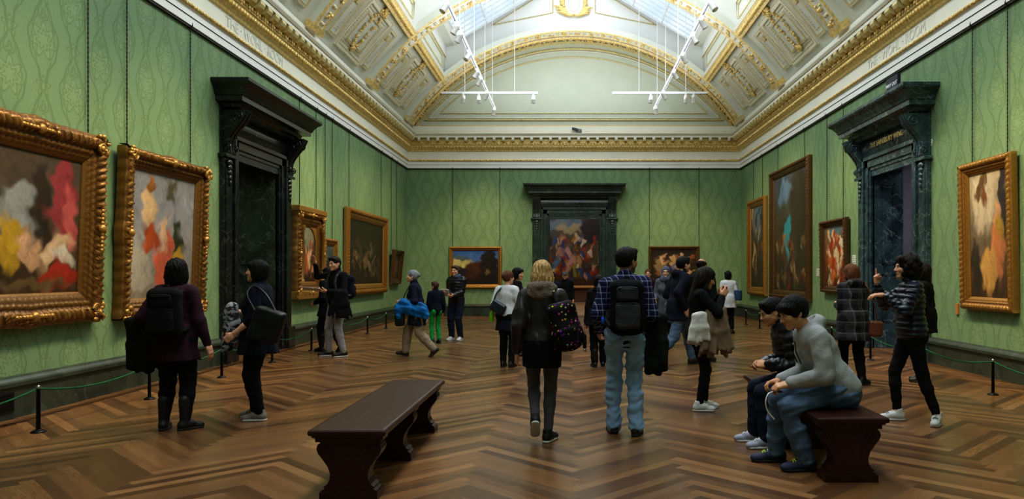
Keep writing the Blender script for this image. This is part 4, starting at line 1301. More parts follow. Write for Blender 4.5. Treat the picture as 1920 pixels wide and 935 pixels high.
# ================================================================== people
A = lambda *p: np.array(p, float)
def unit(v): v = np.array(v, float); return v/(np.linalg.norm(v)+1e-9)
def ik(a, t, l1, l2, pole):
    d = t-a; L = np.linalg.norm(d); u = d/(L+1e-9)
    L = min(max(L, abs(l1-l2)+.02), (l1+l2)*.998)
    ca = (l1*l1+L*L-l2*l2)/(2*l1*L); sa = math.sqrt(max(0, 1-ca*ca))
    p = np.array(pole, float); p = p-(p @ u)*u; p = unit(p)
    return a+u*l1*ca+p*l1*sa, a+u*L
def frame(y, z):
    """rotation matrix with columns x, y, z from a y axis and an approximate z axis"""
    y = unit(y); z = np.array(z, float); z = unit(z-(z @ y)*y); x = np.cross(y, z)
    return np.stack([x, y, z], 1)

def mat_skin(name, tint):
    if name in MATS: return MATS[name]
    t = NT(name)
    at = t.n('ShaderNodeAttribute', attribute_name='Col')
    nz = t.noise(t.coord('Object'), 30, 4)
    c = t.mix(1.0, at.outputs['Color'], t.ramp(nz, [(.3, (.92, .90, .88, 1)), (.7, (1.05, 1.03, 1.02, 1))]), 'MULTIPLY')
    t.set(color=c, rough=.5, spec=.35, sss=.08)
    t.b.inputs['Subsurface Radius'].default_value = (.02, .008, .004)
    MATS[name] = t.m
    return t.m
M_SKIN = mat_skin('skin', None)
def mat_hair(name, col, hi=None):
    if name in MATS: return MATS[name]
    t = NT(name)
    nz = t.noise(t.mapping(t.coord('Object'), (70, 70, 7)), 1, 3, .6, .8)
    hi = hi or tuple(min(1, c*1.8+.003) for c in col[:3])+(1,)
    t.set(color=t.ramp(nz, [(.35, col), (.7, hi)]), rough=.55, spec=.22)
    t.bump(nz, .9, .02)
    MATS[name] = t.m
    return t.m

class Head:
    """face and skull, built in head space: +y out of the face, z up, origin between the ears"""
    @staticmethod
    def sdf(fem=False, beard=False):
        s = SDF()
        s.ell((0, -.012, .030), (.075, .096, .086), k=0)
        s.ell((0, .026, -.034), (.060, .062, .076), k=.03)
        for x in (-1, 1):
            s.cap((x*.052, .004, -.052), (x*.012, .066, -.094), .022 if not fem else .019, .016, k=.028)
            s.ell((x*.040, .058, -.028), (.026, .028, .026), k=.025)
        s.ell((0, .066, -.098), (.021, .019, .018), k=.02)
        s.cap((-.034, .080, .016), (.034, .080, .016), .013, k=.02)
        for x in (-1, 1): s.ell((x*.031, .101, -.002), (.017, .016, .012), k=.012, op='s')
        for x in (-1, 1): s.ell((x*.031, .0755, -.003), .0125, k=.003)
        s.cap((0, .086, .006), (0, .108, -.032), .0085, .0125, k=.012)
        for x in (-1, 1): s.ell((x*.011, .099, -.036), .0088, k=.008)
        s.cap((-.016, .086, -.060), (.016, .086, -.060), .0075, k=.008)
        s.cap((-.013, .086, -.070), (.013, .086, -.070), .0085, k=.007)
        s.cap((-.02, .098, -.0655), (.02, .098, -.0655), .0022, k=.003, op='s')
        for x in (-1, 1):
            s.ell((x*.076, -.012, -.008), (.011, .021, .033), R=rotm(0, 0, x*.35), k=.010)
            s.ell((x*.084, -.006, -.004), (.006, .010, .018), k=.004, op='s')
        s.cap((0, -.022, -.06), (0, -.045, -.17), .052 if not fem else .046, .056 if not fem else .049, k=.035)
        return s
    @staticmethod
    def color(V, skin, lip, brow, beard=None):
        C = np.repeat(np.array([skin]), len(V), 0)
        d = lambda c, r: np.sqrt((((V-np.array(c))/np.array(r))**2).sum(1))
        def put(m, c):
            m = np.clip(m, 0, 1)[:, None]; C[:] = C*(1-m)+np.array(c)*m
        front = V[:, 1] > .05
        for x in (-1, 1):
            put((1.2-d((x*.042, .075, -.03), (.03, .04, .025)))*.35, np.array(skin)*np.array([1.05, .82, .78]))
        put((1.4-d((0, .11, -.035), (.016, .02, .014)))*.4, np.array(skin)*np.array([1.02, .80, .76]))
        if beard is not None:
            m = (V[:, 2] < -.045) & (V[:, 2] > -.125) & (V[:, 1] > -.02)
            put(m*.75*np.clip((-.045-V[:, 2])/.015, 0, 1), beard)
        put((1.15-d((0, .093, -.0655), (.024, .02, .013)))*4, lip)
        for x in (-1, 1):
            put((1.1-d((x*.032, .090, .0185), (.021, .03, .0048)))*5, brow)
            e = d((x*.031, .0755, -.003), (.0136, .0136, .0136))
            put((e < 1.06)*front*1.0, (.62, .60, .57))
            put((d((x*.031, .088, -.003), (.0062, .009, .0062)) < 1)*1.0, (.035, .022, .014))
            put((np.abs(d((x*.031, .0785, .0005), (.018, .016, .0085))-1) < .12)*(V[:, 2] > -.002)*front*.8, np.array(brow)*.8)
        return C

def hand_sdf(side, pose='relaxed'):
    """side +1 right, -1 left; fingers along +y, back of the hand +z"""
    sx = -side
    s = SDF()
    s.cap((0, -.05, 0), (0, .03, -.001), .026, .031, k=0, sq=((0, 0, 1), 1.45))
    s.rbox((0, .05, 0), (.039, .043, .0145), .0135, k=.02)
    s.ell((sx*.026, .030, -.008), (.017, .030, .014), k=.015)
    curl = {'relaxed': [(.30, .42, .3)]*4, 'flat': [(.05, .06, .05)]*4, 'grip': [(1.0, 1.15, .7)]*4, 'hold': [(.55, .8, .5)]*4,
            'point': [(.02, .04, .02)]+[(1.25, 1.5, .9)]*3, 'pinch': [(.75, .6, .3), (.8, .7, .4), (.9, .8, .4), (1., .9, .5)]}[pose]
    xs = (.0285, .0097, -.0095, -.0275); ls = (.072, .080, .074, .058); ys = (.088, .092, .089, .081)
    for f in range(4):
        p = A(sx*xs[f], ys[f], .001); ang = 0; sp = sx*xs[f]*1.5
        for j, (fr, r0, r1) in enumerate(((.44, .0093, .0086), (.31, .0086, .0078), (.25, .0078, .0066))):
            ang += curl[f][j]*(1+.06*f)
            q = p+ls[f]*fr*A(sp*math.cos(ang), math.cos(ang), -math.sin(ang))
            s.cap(p, q, r0, r1, k=.004 if j else .008); p = q
    tb = A(sx*.030, .022, -.006)
    if pose in ('grip', 'hold', 'pinch'): d1, d2 = unit((sx*.55, .7, -.6)), unit((-sx*.1, .8, -.7))
    elif pose == 'point': d1, d2 = unit((sx*.3, .8, -.6)), unit((-sx*.6, .6, -.5))
    else: d1, d2 = unit((sx*.62, .75, -.28)), unit((sx*.30, .92, -.25))
    s.cap(tb, tb+d1*.040, .0135, .0105, k=.012); s.cap(tb+d1*.040, tb+d1*.040+d2*.032, .0105, .0082, k=.004)
    return s

SKINS = {'fair': srgb(226, 178, 150)[:3], 'light': srgb(214, 164, 132)[:3], 'tan': srgb(186, 134, 100)[:3], 'asian': srgb(208, 158, 120)[:3]}

class Person:
    def __init__(self, label, pos, yaw, h=1.70, fem=True, skin='light', res=.012, girth=1.0,
                 pelvis=(0, 0, .93), neck=(0, 0, .50), twist=0, ankL=(-.10, 0, .085), ankR=(.10, 0, .085), kneeL=(0, 1, 0), kneeR=(0, 1, 0),
                 toeL=.12, toeR=-.12, pitchL=0, pitchR=0, wristL=(-.25, .06, .86), wristR=(.25, .06, .86), elbL=(-.2, -1, -.2), elbR=(.2, -1, -.2),
                 handL='relaxed', handR='relaxed', palmL=None, palmR=None, dirL=None, dirR=None, head=(0, 0, 0), beard=False, group=None, hair_col=None, shw=None):
        self.k = h/1.70; self.res = res; self.fem = fem; self.g = girth
        self.root = empty('person', (pos[0], pos[1], 0), yaw, label, 'person', group)
        self.pos, self.yaw = pos, yaw
        P = A(*pelvis); self.P = P
        sp = A(*neck); self.N = P+sp
        z = unit(sp); x = A(math.cos(twist), math.sin(twist), 0); x = unit(x-(x @ z)*z); y = np.cross(z, x)
        self.R = np.stack([x, y, z], 1); self.L = np.linalg.norm(sp)
        sw = shw or (.158 if fem else .183); self.sw = sw
        self.sh = {s: self.N+self.R @ A(s*sw, -.005, -.055) for s in (-1, 1)}
        c, sn = math.cos(twist*.4), math.sin(twist*.4)
        self.hip = {s: P+A(s*.088*c, s*.088*sn, -.02) for s in (-1, 1)}
        an = {-1: A(*ankL), 1: A(*ankR)}; kn = {-1: kneeL, 1: kneeR}
        self.kn, self.an = {}, {}
        for s in (-1, 1): self.kn[s], self.an[s] = ik(self.hip[s], an[s], .425, .415, kn[s])
        self.toe = {-1: toeL, 1: toeR}; self.pitch = {-1: pitchL, 1: pitchR}
        wr = {-1: A(*wristL), 1: A(*wristR)}; el = {-1: elbL, 1: elbR}
        self.el, self.wr = {}, {}
        for s in (-1, 1): self.el[s], self.wr[s] = ik(self.sh[s], wr[s], .285, .255, el[s])
        hy, hp, hr = head
        self.HR = rotm(0, 0, hy) @ rotm(hp, 0, 0) @ rotm(0, hr, 0)
        self.H = self.N+unit(sp)*.045+A(0, .012, 0)+self.HR @ A(0, .038, .112)
        sk = SKINS[skin]; self.skin = sk
        # ---- body: trunk and limbs coarse, head and hands fine, one mesh
        s = SDF(); T = self.T
        s.ell(T(0, .0, .34), (.145, .10, .17), self.R, k=0).ell(T(0, 0, .14), (.125, .09, .15), self.R, k=.06).ell(T(0, -.01, 0), (.15, .11, .11), self.R, k=.06)
        s.cap(self.sh[-1], self.sh[1], .05, k=.05)
        s.cap(self.N+self.R @ A(0, -.01, -.06), self.H+self.HR @ A(0, -.035, -.11), .056, .050, k=.03)
        for q in (-1, 1):
            s.cap(self.sh[q], self.el[q], .042, .033, k=.02).cap(self.el[q], self.el[q]*.5+self.wr[q]*.5, .033, .033, k=.01).cap(self.el[q]*.5+self.wr[q]*.5, self.wr[q], .033, .026, k=.01)
            s.cap(self.hip[q], self.kn[q], .078, .052, k=.03).cap(self.kn[q], self.an[q], .052, .036, k=.02)
            s.cap(self.an[q], self.an[q]+self.fR(q) @ A(0, .11, -.045), .034, .026, k=.02)
        V, F = s.mesh(.016); C = np.repeat(np.array([sk]), len(V), 0)
        hair = np.array((hair_col or srgb(40, 30, 24))[:3])
        hv, hf = Head.sdf(fem, beard).mesh(max(.0042, res*.42))
        lip = np.array(sk)*np.array([.86, .52, .50]) if fem else np.array(sk)*np.array([.84, .62, .58])
        hc = Head.color(hv, sk, lip, hair*.8+np.array(sk)*.06, hair*.9+np.array(sk)*.1 if beard else None)
        hv = hv @ self.HR.T+self.H
        parts = [(V, F, C), (hv, hf, hc)]
        self.hand = {}
        for q, pose, palm, dr in ((-1, handL, palmL, dirL), (1, handR, palmR, dirR)):
            d = unit(self.wr[q]-self.el[q]) if dr is None else unit(dr)
            n = A(-q, .25, 0) if palm is None else A(*palm)
            fr = frame(d, -n)
            a, f = hand_sdf(q, pose).mesh(max(.0042, res*.42))
            self.hand[q] = (self.wr[q], fr)
            a = a @ fr.T+self.wr[q]+d*.022
            parts.append((a, f, np.repeat(np.array([sk])*np.array([1.0, .94, .92]), len(a), 0)))
        o = 0; Vs, Fs, Cs = [], [], []
        for v, f, c in parts:
            Vs.append(v); Fs.append(f+o); Cs.append(c); o += len(v)
        C = np.concatenate(Cs); C = np.concatenate([C, np.ones((len(C), 1))], 1)
        np_mesh('body', np.concatenate(Vs)*self.k, np.concatenate(Fs), M_SKIN, self.root, True, C)
    def T(self, x, y, z):
        """torso frame (pelvis origin, z along the spine) -> person space"""
        return self.P+self.R @ A(x, y, z)
    def fR(self, q):
        return rotm(0, 0, self.toe[q]) @ rotm(-self.pitch[q], 0, 0)
    def hand_pt(self, q, x=0, y=.07, z=-.03):
        w, fr = self.hand[q]; return w+fr @ A(x, y+.022, z)
    def part(self, name, s, mat, h=None, disp=None, label=None, parent=None, M=None, flat=None):
        for c in getattr(self, 'cut', ()) if name in ('hoodie', 'jeans', 'puffer_jacket') else (): s.rbox(*c, op='s', k=.01)
        V, F = s.mesh(h or self.res, disp)
        if M is not None: V = V @ M[0].T+M[1]
        o = np_mesh(name, V*self.k, F, mat, parent or self.root)
        if label: o['label'] = label
        return o
    def line(self, name, pts, r, mat, parent=None, n=8, M=None):
        b = MB()
        if M is not None: pts = [M[0] @ A(*p)+M[1] for p in pts]
        b.tube([tuple(np.array(p)*self.k) for p in pts], [q*self.k for q in r] if isinstance(r, list) else r*self.k, n)
        return b.build(name, mat, parent or self.root)
    # ---------------- garments
    def torso_shape(self, s, off, hem=-.06, bulk=1.0, belly=0.0):
        T, R = self.T, self.R; g = self.g*bulk; L = self.L/.5
        s.ell(T(0, .005, .335*L), (.142*g*self.sw/.17+off, .108*g+off, .155+off), R, k=0)
        s.ell(T(0, .004+belly*.4, .14*L), (.135*g+off, .102*g+off+belly, .18), R, k=.07)
        s.ell(T(0, -.008, .0), ((.168 if self.fem else .155)*g+off, .122*g+off, .14+off), R, k=.07)
        s.cap(self.sh[-1]+R @ A(.03, 0, .0), self.sh[1]-R @ A(.03, 0, .0), .046+off*.8, k=.05)
        s.cap(self.sh[-1]*.55+self.N*.45+A(0, 0, -.02), self.sh[1]*.55+self.N*.45+A(0, 0, -.02), .055+off*.8, k=.05)
        if self.fem:
            for q in (-1, 1): s.ell(T(q*.066, .088*g, .285*L), (.062+off*.5, .05+off*.7, .062+off*.5), R, k=.05)
    def top(self, mat, off=.016, hem=-.10, name='jacket', sleeve=1.0, wr=.005, collar=.0, hood=None, rib=None, skirt=None, bulk=1.0, cuff=None, sl=0.0, seed=0, label=None, h=None, belly=0, mat_hood=None, open_front=False):
        s = SDF(); T, R = self.T, self.R
        self.torso_shape(s, off, hem, bulk, belly)
        if collar:
            s.cap(self.N+R @ A(0, -.005, -.03), self.N+R @ A(0, .004, collar-.02)+unit(self.H-self.N)*.02, .068+off*.4, .066+off*.35, k=.03)
        if skirt:                     # (drop below pelvis, flare)
            b = self.P+A(0, skirt[2] if len(skirt) > 2 else 0, -skirt[0]); a = self.P+A(0, 0, .10)
            s.cone(a, b, .145*self.g+off, (.165+skirt[1])*self.g+off, depth=.78, k=.06, folds=(7, .012))
            s.plane(b+A(0, 0, .004), (0, 0, -1))
        else:
            s.plane(T(0, 0, hem), -R[:, 2])
        if open_front:
            s.rbox(T(0, .17, .20), (.018, .10, .40), .005, R, k=.01, op='s')
        if hood == 'down':
            c = self.N+R @ A(0, -.075, .015)
            s.ell(c, (.13, .075, .07), R @ rotm(-.5, 0, 0), k=.03); s.ell(c+R @ A(0, .035, .055), (.085, .055, .05), R @ rotm(-.5, 0, 0), k=.03, op='s')
            for q in (-1, 1): s.cap(self.N+R @ A(q*.085, -.03, .005), self.N+R @ A(q*.055, .075, -.05), .036, .026, k=.03)
        for q in (-1, 1):
            a, e, w = self.sh[q], self.el[q], self.wr[q]
            end = e+(w-e)*(.985 if sleeve >= 1 else sleeve)
            rb = (rib[0], rib[1]) if rib else None
            s.cap(a, e, .048+off*.9+sl, .045+off*.8+sl*.8, k=.04, rib=(max(2, rib[0]//2), rib[1]) if rib else None)
            s.cap(e, end, .045+off*.8+sl*.8, .031+off*.6+sl*.5, k=.02, rib=(max(2, rib[0]//2), rib[1]) if rib else None)
        d1 = wrinkle(wr*1.25, 25, seed, .8)
        if rib:
            zz = R[:, 2]; P0 = self.P
            d = lambda P: d1(P)*.6-rib[1]*(np.abs(np.sin(((P-P0) @ zz)*PI*rib[0]/.62))-.5)
        else: d = d1
        o = self.part(name, s, mat, h, d, label)
        return o
    def pants(self, mat, off=.008, ank=.05, knee=.062, thigh=.090, end=.97, wr=.004, name='trousers', seed=3, boot=0, lift=.10, label=None):
        s = SDF()
        s.ell(self.P+A(0, -.012, .0), ((.165 if self.fem else .152)*self.g+off, .122*self.g+off, .13), k=0)
        s.cap(self.P+A(0, -.005, .0), self.P+self.R @ A(0, 0, lift), .12*self.g+off, k=.05, sq=((0, 1, 0), 1.15))
        for q in (-1, 1):
            h_, k_, a_ = self.hip[q], self.kn[q], self.an[q]
            s.ell(h_+A(q*-.01, -.05, -.03), (.085*self.g, .085*self.g, .095), k=.05)
            s.cap(h_, k_, thigh*self.g+off, knee+off, k=.035)
            e = k_+(a_-k_)*end
            s.cap(k_, k_+(e-k_)*.35, knee+off, knee*.97+off, k=.02); s.cap(k_+(e-k_)*.35, e, knee*.97+off, ank+off*.6, k=.02)
            if boot: s.cap(k_+(e-k_)*.7, e, ank+off*.5, ank+boot, k=.03)
        return self.part(name, s, mat, None, wrinkle(wr*1.3, 26, seed, 1.5), label)
    def shoes(self, mat, sole=None, shaft=0.0, name='shoe', lab=None, white_line=None, laces=None, size=1.0, h=None):
        for q in (-1, 1):
            R = self.fR(q); a = self.an[q]; M = (R, a); s = SDF(); z = size
            s.cap((0, -.035*z, -.032), (0, .05, -.030), .041, .042, k=0)
            s.cap((0, .03, -.032), (0, .150*z, -.052), .041, .029, k=.025)
            s.ell((0, .13*z, -.055), (.044, .062, .030), k=.02); s.ell((0, -.035, -.05), (.036, .036, .04), k=.02)
            s.cap((0, -.012, .015+shaft), (0, -.006, -.03), .045+shaft*.03, .043, k=.02)
            s.plane((0, 0, -.078), (0, 0, -1))
            if not shaft: s.ell((0, -.008, .045), (.030, .034, .05), k=.01, op='s')
            o = self.part(name, s, mat, h or min(self.res, .009), None, lab, None, M)
            so = SDF()
            so.cap((0, -.04*z, -.0735), (0, .135*z, -.0735), .040, .046, k=0, sq=((0, 0, 1), 1.0))
            so.cap((0, .06, -.0735), (0, .06, -.0735), .042, k=.02)
            so.plane((0, 0, -.084), (0, 0, -1)); so.plane((0, 0, -.062), (0, 0, 1))
            self.part('sole', so, sole or mat, h or min(self.res, .008), None, None, o, M)
            if laces:
                b = MB()
                for i in range(4):
                    y = .05+.02*i; zz = .016-.0062*i
                    b.tube([tuple((R @ A(-.024, y, zz-.011)+a)*self.k), tuple((R @ A(0, y+.006*(-1)**i, zz+.002)+a)*self.k), tuple((R @ A(.024, y, zz-.011)+a)*self.k)], .0045*self.k, 6)
                b.build('laces', laces, o)
    def hair(self, style, mat, label=None, vol=1.0):
        s = SDF(); v = vol; hf = min(self.res, .009)
        cap_ = lambda r=1.0: s.ell((0, -.016, .036), (.0855*r, .107*r, .092*r), k=0)
        face = lambda z=-.028, y=.115, rx=.068, rz=.098: s.ell((0, y, z), (rx, .066, rz), k=.018, op='s')
        M = (self.HR, self.H); amp, fr = .003, 70
        if style == 'short':
            cap_(v); s.ell((0, -.05, .0), (.076, .066, .075), k=.03); s.cap((-.05, .062, .085), (.05, .062, .09), .020*v, k=.03)
            face(-.03, .118, .074, .098); s.ell((0, .0, -.13), (.12, .16, .085), k=.01, op='s')
            for x in (-1, 1): s.ell((x*.09, .012, -.03), (.03, .05, .045), k=.012, op='s')
        elif style == 'fringe':
            cap_(v); s.ell((0, -.045, .0), (.082, .075, .085), k=.03); s.cap((-.055, .072, .062), (.055, .072, .055), .024*v, k=.03)
            for x in (-1, 1): s.cap((x*.076, .03, .05), (x*.076, .015, -.012), .018, k=.02)
            face(-.058, .118, .070, .092); s.ell((0, .02, -.13), (.12, .15, .080), k=.01, op='s')
        elif style == 'bob':
            cap_(1.04*v); s.ell((0, -.03, -.035), (.099*v, .092*v, .105), k=.03)
            s.cap((-.05, .070, .062), (.05, .070, .058), .022, k=.03)
            face(-.05, .122, .064, .10); s.ell((0, .05, -.15), (.10, .12, .075), k=.02, op='s'); s.plane((0, 0, -.135), (0, 0, -1))
        elif style == 'shag':
            cap_(1.08*v); s.ell((0, -.03, -.05), (.108*v, .098*v, .12), k=.03); s.ell((0, -.055, -.13), (.085*v, .065*v, .07), k=.03)
            face(-.04, .125, .062, .10); amp, fr = .008, 45
        elif style == 'curly':
            cap_(1.12*v); s.ell((0, -.04, -.02), (.118*v, .105*v, .12), k=.03); s.ell((0, -.06, -.10), (.10*v, .075*v, .09), k=.03)
            s.cap((-.05, .06, .085), (.05, .06, .085), .03, k=.03)
            face(-.035, .125, .060, .10); amp, fr = .004, 60
            rr = random.Random(5)
            for _ in range(190):
                th, ph_ = rr.uniform(-PI, PI), rr.uniform(-.75, 1.5)
                q = A(.116*v*math.cos(ph_)*math.sin(th), -.03+.108*v*math.cos(ph_)*math.cos(th), -.0+.125*math.sin(ph_))
                if q[1] > .045 and q[2] < .045: continue
                if ph_ < -.2 and q[1] < 0: q = q*A(.95, .95, 1.25)
                s.ell(q, rr.uniform(.016, .027), k=.008)
        elif style == 'long':
            cap_(1.02*v); s.ell((0, -.035, -.04), (.094*v, .088, .11), k=.03)
            s.cap((0, -.075, -.02), (0, -.105, -.30), .082*v, .050, k=.04, sq=((0, 1, 0), 1.5))
            for x in (-1, 1):
                s.cap((x*.072, .022, .04), (x*.082, .010, -.12), .020, .022, k=.02); s.cap((x*.082, .010, -.12), (x*.085, .03, -.24), .022, .013, k=.02)
            face(-.03, .122, .064, .105); amp, fr = .006, 38
        elif style == 'wavy':
            cap_(1.05*v); s.ell((0, -.035, -.05), (.102*v, .095, .12), k=.03)
            s.cap((-.03, -.06, -.05), (-.05, -.085, -.20), .07, .04, k=.04); s.cap((.03, -.06, -.05), (.045, -.085, -.19), .07, .04, k=.04)
            face(-.03, .122, .064, .105); amp, fr = .009, 42
        elif style == 'bun':
            cap_(1.0*v); s.ell((0, -.05, .0), (.075, .062, .08), k=.03); s.ell((0, -.115, .035), (.042*v, .040*v, .045*v), k=.015)
            face(-.025, .120, .072, .10); s.ell((0, .01, -.13), (.12, .15, .08), k=.01, op='s'); amp, fr = .004, 60
        elif style == 'rim':        # balding: sides and back only
            cap_(.99); s.ell((0, .015, .10), (.080, .11, .088), k=.01, op='s'); face(-.02, .11, .08, .11); s.ell((0, .0, -.13), (.12, .16, .085), k=.01, op='s')
        elif style == 'beanie':
            s.ell((0, -.018, .045), (.092, .108, .096), k=0); face(-.055, .118, .078, .10); s.ell((0, 0, -.12), (.13, .16, .085), k=.01, op='s'); amp = .001
        elif style == 'hijab':
            s.ell((0, -.018, .035), (.093, .112, .098), k=0); s.ell((0, -.02, -.06), (.092, .10, .11), k=.04); s.cap((-.05, .02, -.15), (.05, .02, -.15), .075, k=.05)
            face(-.018, .118, .058, .082); amp, fr = .003, 22
        elif style == 'cap':
            s.ell((0, -.015, .045), (.09, .106, .09), k=0); s.plane((0, 0, .03), (0, 0, -1)); s.rbox((0, .125, .035), (.07, .06, .008), .007, k=.01); amp = 0
        ph = random.Random(len(style)).random()*6
        def disp(P):
            a = np.arctan2(P[:, 0], P[:, 1]+.02)
            q = np.sin(a*fr*.4+3*np.sin(P[:, 2]*24+ph))+.6*np.sin(P[:, 0]*fr*2.2+P[:, 2]*fr*.9)*np.sin(P[:, 1]*fr*2.1+ph)
            return amp*q*.6
        return self.part('hair' if style not in ('beanie', 'hijab', 'cap') else {'beanie': 'knitted_hat', 'hijab': 'headscarf', 'cap': 'flat_cap'}[style], s, mat, hf, disp, label, None, M)
    def glasses(self, mat):
        b = MB(); M = (self.HR, self.H); q = lambda *p: tuple((self.HR @ A(*p)+self.H)*self.k)
        for x in (-1, 1):
            b.tube([q(x*.031+.023*math.cos(a), .098, -.003+.019*math.sin(a)) for a in np.linspace(0, 2*PI, 18)[:-1]], .0022*self.k, 6, closed=True)
            b.tube([q(x*.054, .096, .002), q(x*.078, .02, .006), q(x*.08, -.02, .0)], .002*self.k, 6)
        b.tube([q(-.009, .10, .0), q(.009, .10, .0)], .002*self.k, 6)
        b.build('glasses', mat, self.root)
    def scarf(self, mat, r=.045, tail=True, seed=1):
        s = SDF(); N = self.N; R = self.R
        for i in range(10):
            a0, a1 = 2*PI*i/10, 2*PI*(i+1)/10
            f = lambda a: N+R @ A(.075*math.cos(a), .072*math.sin(a)+.008, .035+.012*math.sin(a*2+seed))
            s.cap(f(a0), f(a1), r, k=.02)
        if tail: s.cap(N+R @ A(-.03, .11, .0), N+R @ A(-.04, .135, -.24), .045, .05, k=.03, sq=(R[:, 1], 1.8))
        return self.part('scarf', s, mat, None, wrinkle(.006, 26, seed))
    # ---------------- things carried: top-level, standing where the person's frame puts them
    def item(self, name, label, cat, group=None):
        r = bpy.data.objects.new(name, None); COL.objects.link(r); r.empty_display_size = .1
        r.location = (self.pos[0], self.pos[1], 0); r.rotation_euler = (0, 0, self.yaw)
        return tag(r, label, cat, group)
    def ipart(self, root, name, s, mat, h=None, disp=None, label=None):
        V, F = s.mesh(h or self.res*.8, disp)
        o = np_mesh(name, V*self.k, F, mat, root)
        if label: o['label'] = label
        return o
    def backpack(self, label, mat, mat2, strap, w=.15, hgt=.23, d=.085, off=.03, zc=.24, pocket=True, mesh_mat=None):
        root = self.item('backpack', label, 'backpack'); T, R = self.T, self.R
        y0 = -.128*self.g-off-d
        s = SDF(); s.rbox(T(0, y0, zc), (w, d, hgt), .06, R, k=0); s.ell(T(0, y0-.02, zc-.07), (w*.98, d*1.02, hgt*.7), R, k=.05)
        s.cap(T(-w*.6, y0, zc+hgt-.05), T(w*.6, y0, zc+hgt-.05), .05, k=.05)
        self.ipart(root, 'bag', s, mat, None, wrinkle(.004, 20, 5))
        if pocket:
            s = SDF(); s.rbox(T(0, y0-d-.010, zc-.07), (w*.74, .042, hgt*.50), .035, R, k=0)
            p = self.ipart(root, 'front_pocket', s, mat2, None, wrinkle(.003, 26, 2))
            s = SDF(); s.rbox(T(0, y0-d-.002, zc+hgt*.52), (w*.66, .034, hgt*.27), .03, R, k=0)
            self.ipart(root, 'top_pocket', s, mesh_mat or mat2, None, wrinkle(.003, 26, 3))
            for (z, ww) in ((zc-.07+hgt*.44, w*.70), (zc+hgt*.72, w*.58)):
                b = MB()
                pts = [T(-ww+2*ww*i/8, y0-d-.052+.02*abs(i/4-1)**2, z+.012*math.sin(PI*i/8)) for i in range(9)]
                b.tube([tuple(q*self.k) for q in pts], .0045*self.k, 6); b.build('zip', strap, root)
        for q in (-1, 1):
            o = .085+off
            pts = [T(q*.085, y0+d-.02, zc+hgt-.04), T(q*.095, -.05-off, .455), T(q*.10, .01, .490+off*.8), T(q*.105, .075+off, .44), T(q*.115, .118+off, .33), T(q*.135, .105+off, .20), T(q*.165, .03, .10), T(q*.14, y0+d-.01, zc-hgt+.06)]
            s = SDF()
            for a, c in zip(pts[:-1], pts[1:]): s.cap(a, c, .021, k=.012)
            self.ipart(root, 'strap', s, strap, .008)
        pts = [T(-.035, y0+d*.3, zc+hgt), T(-.02, y0+d*.3, zc+hgt+.035), T(.02, y0+d*.3, zc+hgt+.035), T(.035, y0+d*.3, zc+hgt)]
        b = MB(); b.tube([tuple(q*self.k) for q in pts], .008*self.k, 8); b.build('handle', strap, root)
        return root
    def bag(self, name, label, cat, mat, c, half, R=None, rad=.04, strap=None, strap_mat=None, taper=.0, wr=.006, sr=.010):
        root = self.item(name, label, cat)
        s = SDF(); s.rbox(c, half, rad, R, k=0, taper=taper)
        self.ipart(root, 'bag', s, mat, None, wrinkle(wr, 18, 4))
        for st in (strap or []):
            b = MB(); b.tube([tuple(A(*p)*self.k) for p in smooth_path(st)], sr*self.k, 8); b.build('strap', strap_mat or mat, root)
        return root
    def drape(self, name, label, cat, mat, a, b, drop, thick=.03, seed=0, spread=.02, lean=(0, 0), folds=1.0):
        """cloth hung over the line a-b (person space): two falls of deep folds with a ragged hem"""
        root = self.item(name, label, cat)
        a, b = np.array(a, float), np.array(b, float); m = (a+b)/2; d = unit((b-a)*A(1, 1, 0)); L = np.linalg.norm(b-a)/2
        n = A(-d[1], d[0], 0); r = random.Random(seed)
        s = SDF(); s.cap(a, b, thick*1.25, k=0)
        nf = max(5, int((2*L+.10)/.032*folds))
        for sg, dr in ((1, drop), (-1, drop*.88)):
            for i in range(nf):
                t = (i+.5)/nf; top = a+(b-a)*t+n*sg*thick*.5
                dd = dr*(.95+.05*math.sin(i*1.9+seed))*(1-.06*abs(2*t-1))
                off = d*((t-.5)*(spread*6)*.9-lean[0]*dd)+n*sg*(thick*.35+.012*(i % 2))
                mid = top+off*.5+A(0, 0, -dd*.5)+d*r.uniform(-.012, .012); bot = top+off+A(0, 0, -dd)
                r0 = thick*.8; s.cap(top, mid, r0, r0*r.uniform(.8, 1.0), k=.04); s.cap(mid, bot, r0*.9, r0*r.uniform(.65, .85), k=.04)
        w = wrinkle(.008, 24, seed, .6)
        self.ipart(root, 'cloth', s, mat, self.res*.75, w)
        return root
    def bundle(self, name, label, cat, mat, blobs, wr=.014, seed=0):
        """crumpled cloth: blended lumps (centre, radii)"""
        root = self.item(name, label, cat); s = SDF()
        for c, rad in blobs: s.ell(c, rad, k=.05)
        self.ipart(root, 'cloth', s, mat, self.res*.75, wrinkle(wr, 26, seed))
        return root

def smooth_path(P, n=5):
    P = [A(*p) for p in P]; out = []
    for i in range(len(P)-1):
        p0, p1, p2, p3 = P[max(i-1, 0)], P[i], P[i+1], P[min(i+2, len(P)-1)]
        for j in range(n):
            t = j/n
            out.append(.5*((2*p1)+(p2-p0)*t+(2*p0-5*p1+4*p2-p3)*t*t+(3*p1-p0-3*p2+p3)*t**3))
    out.append(P[-1])
    return out
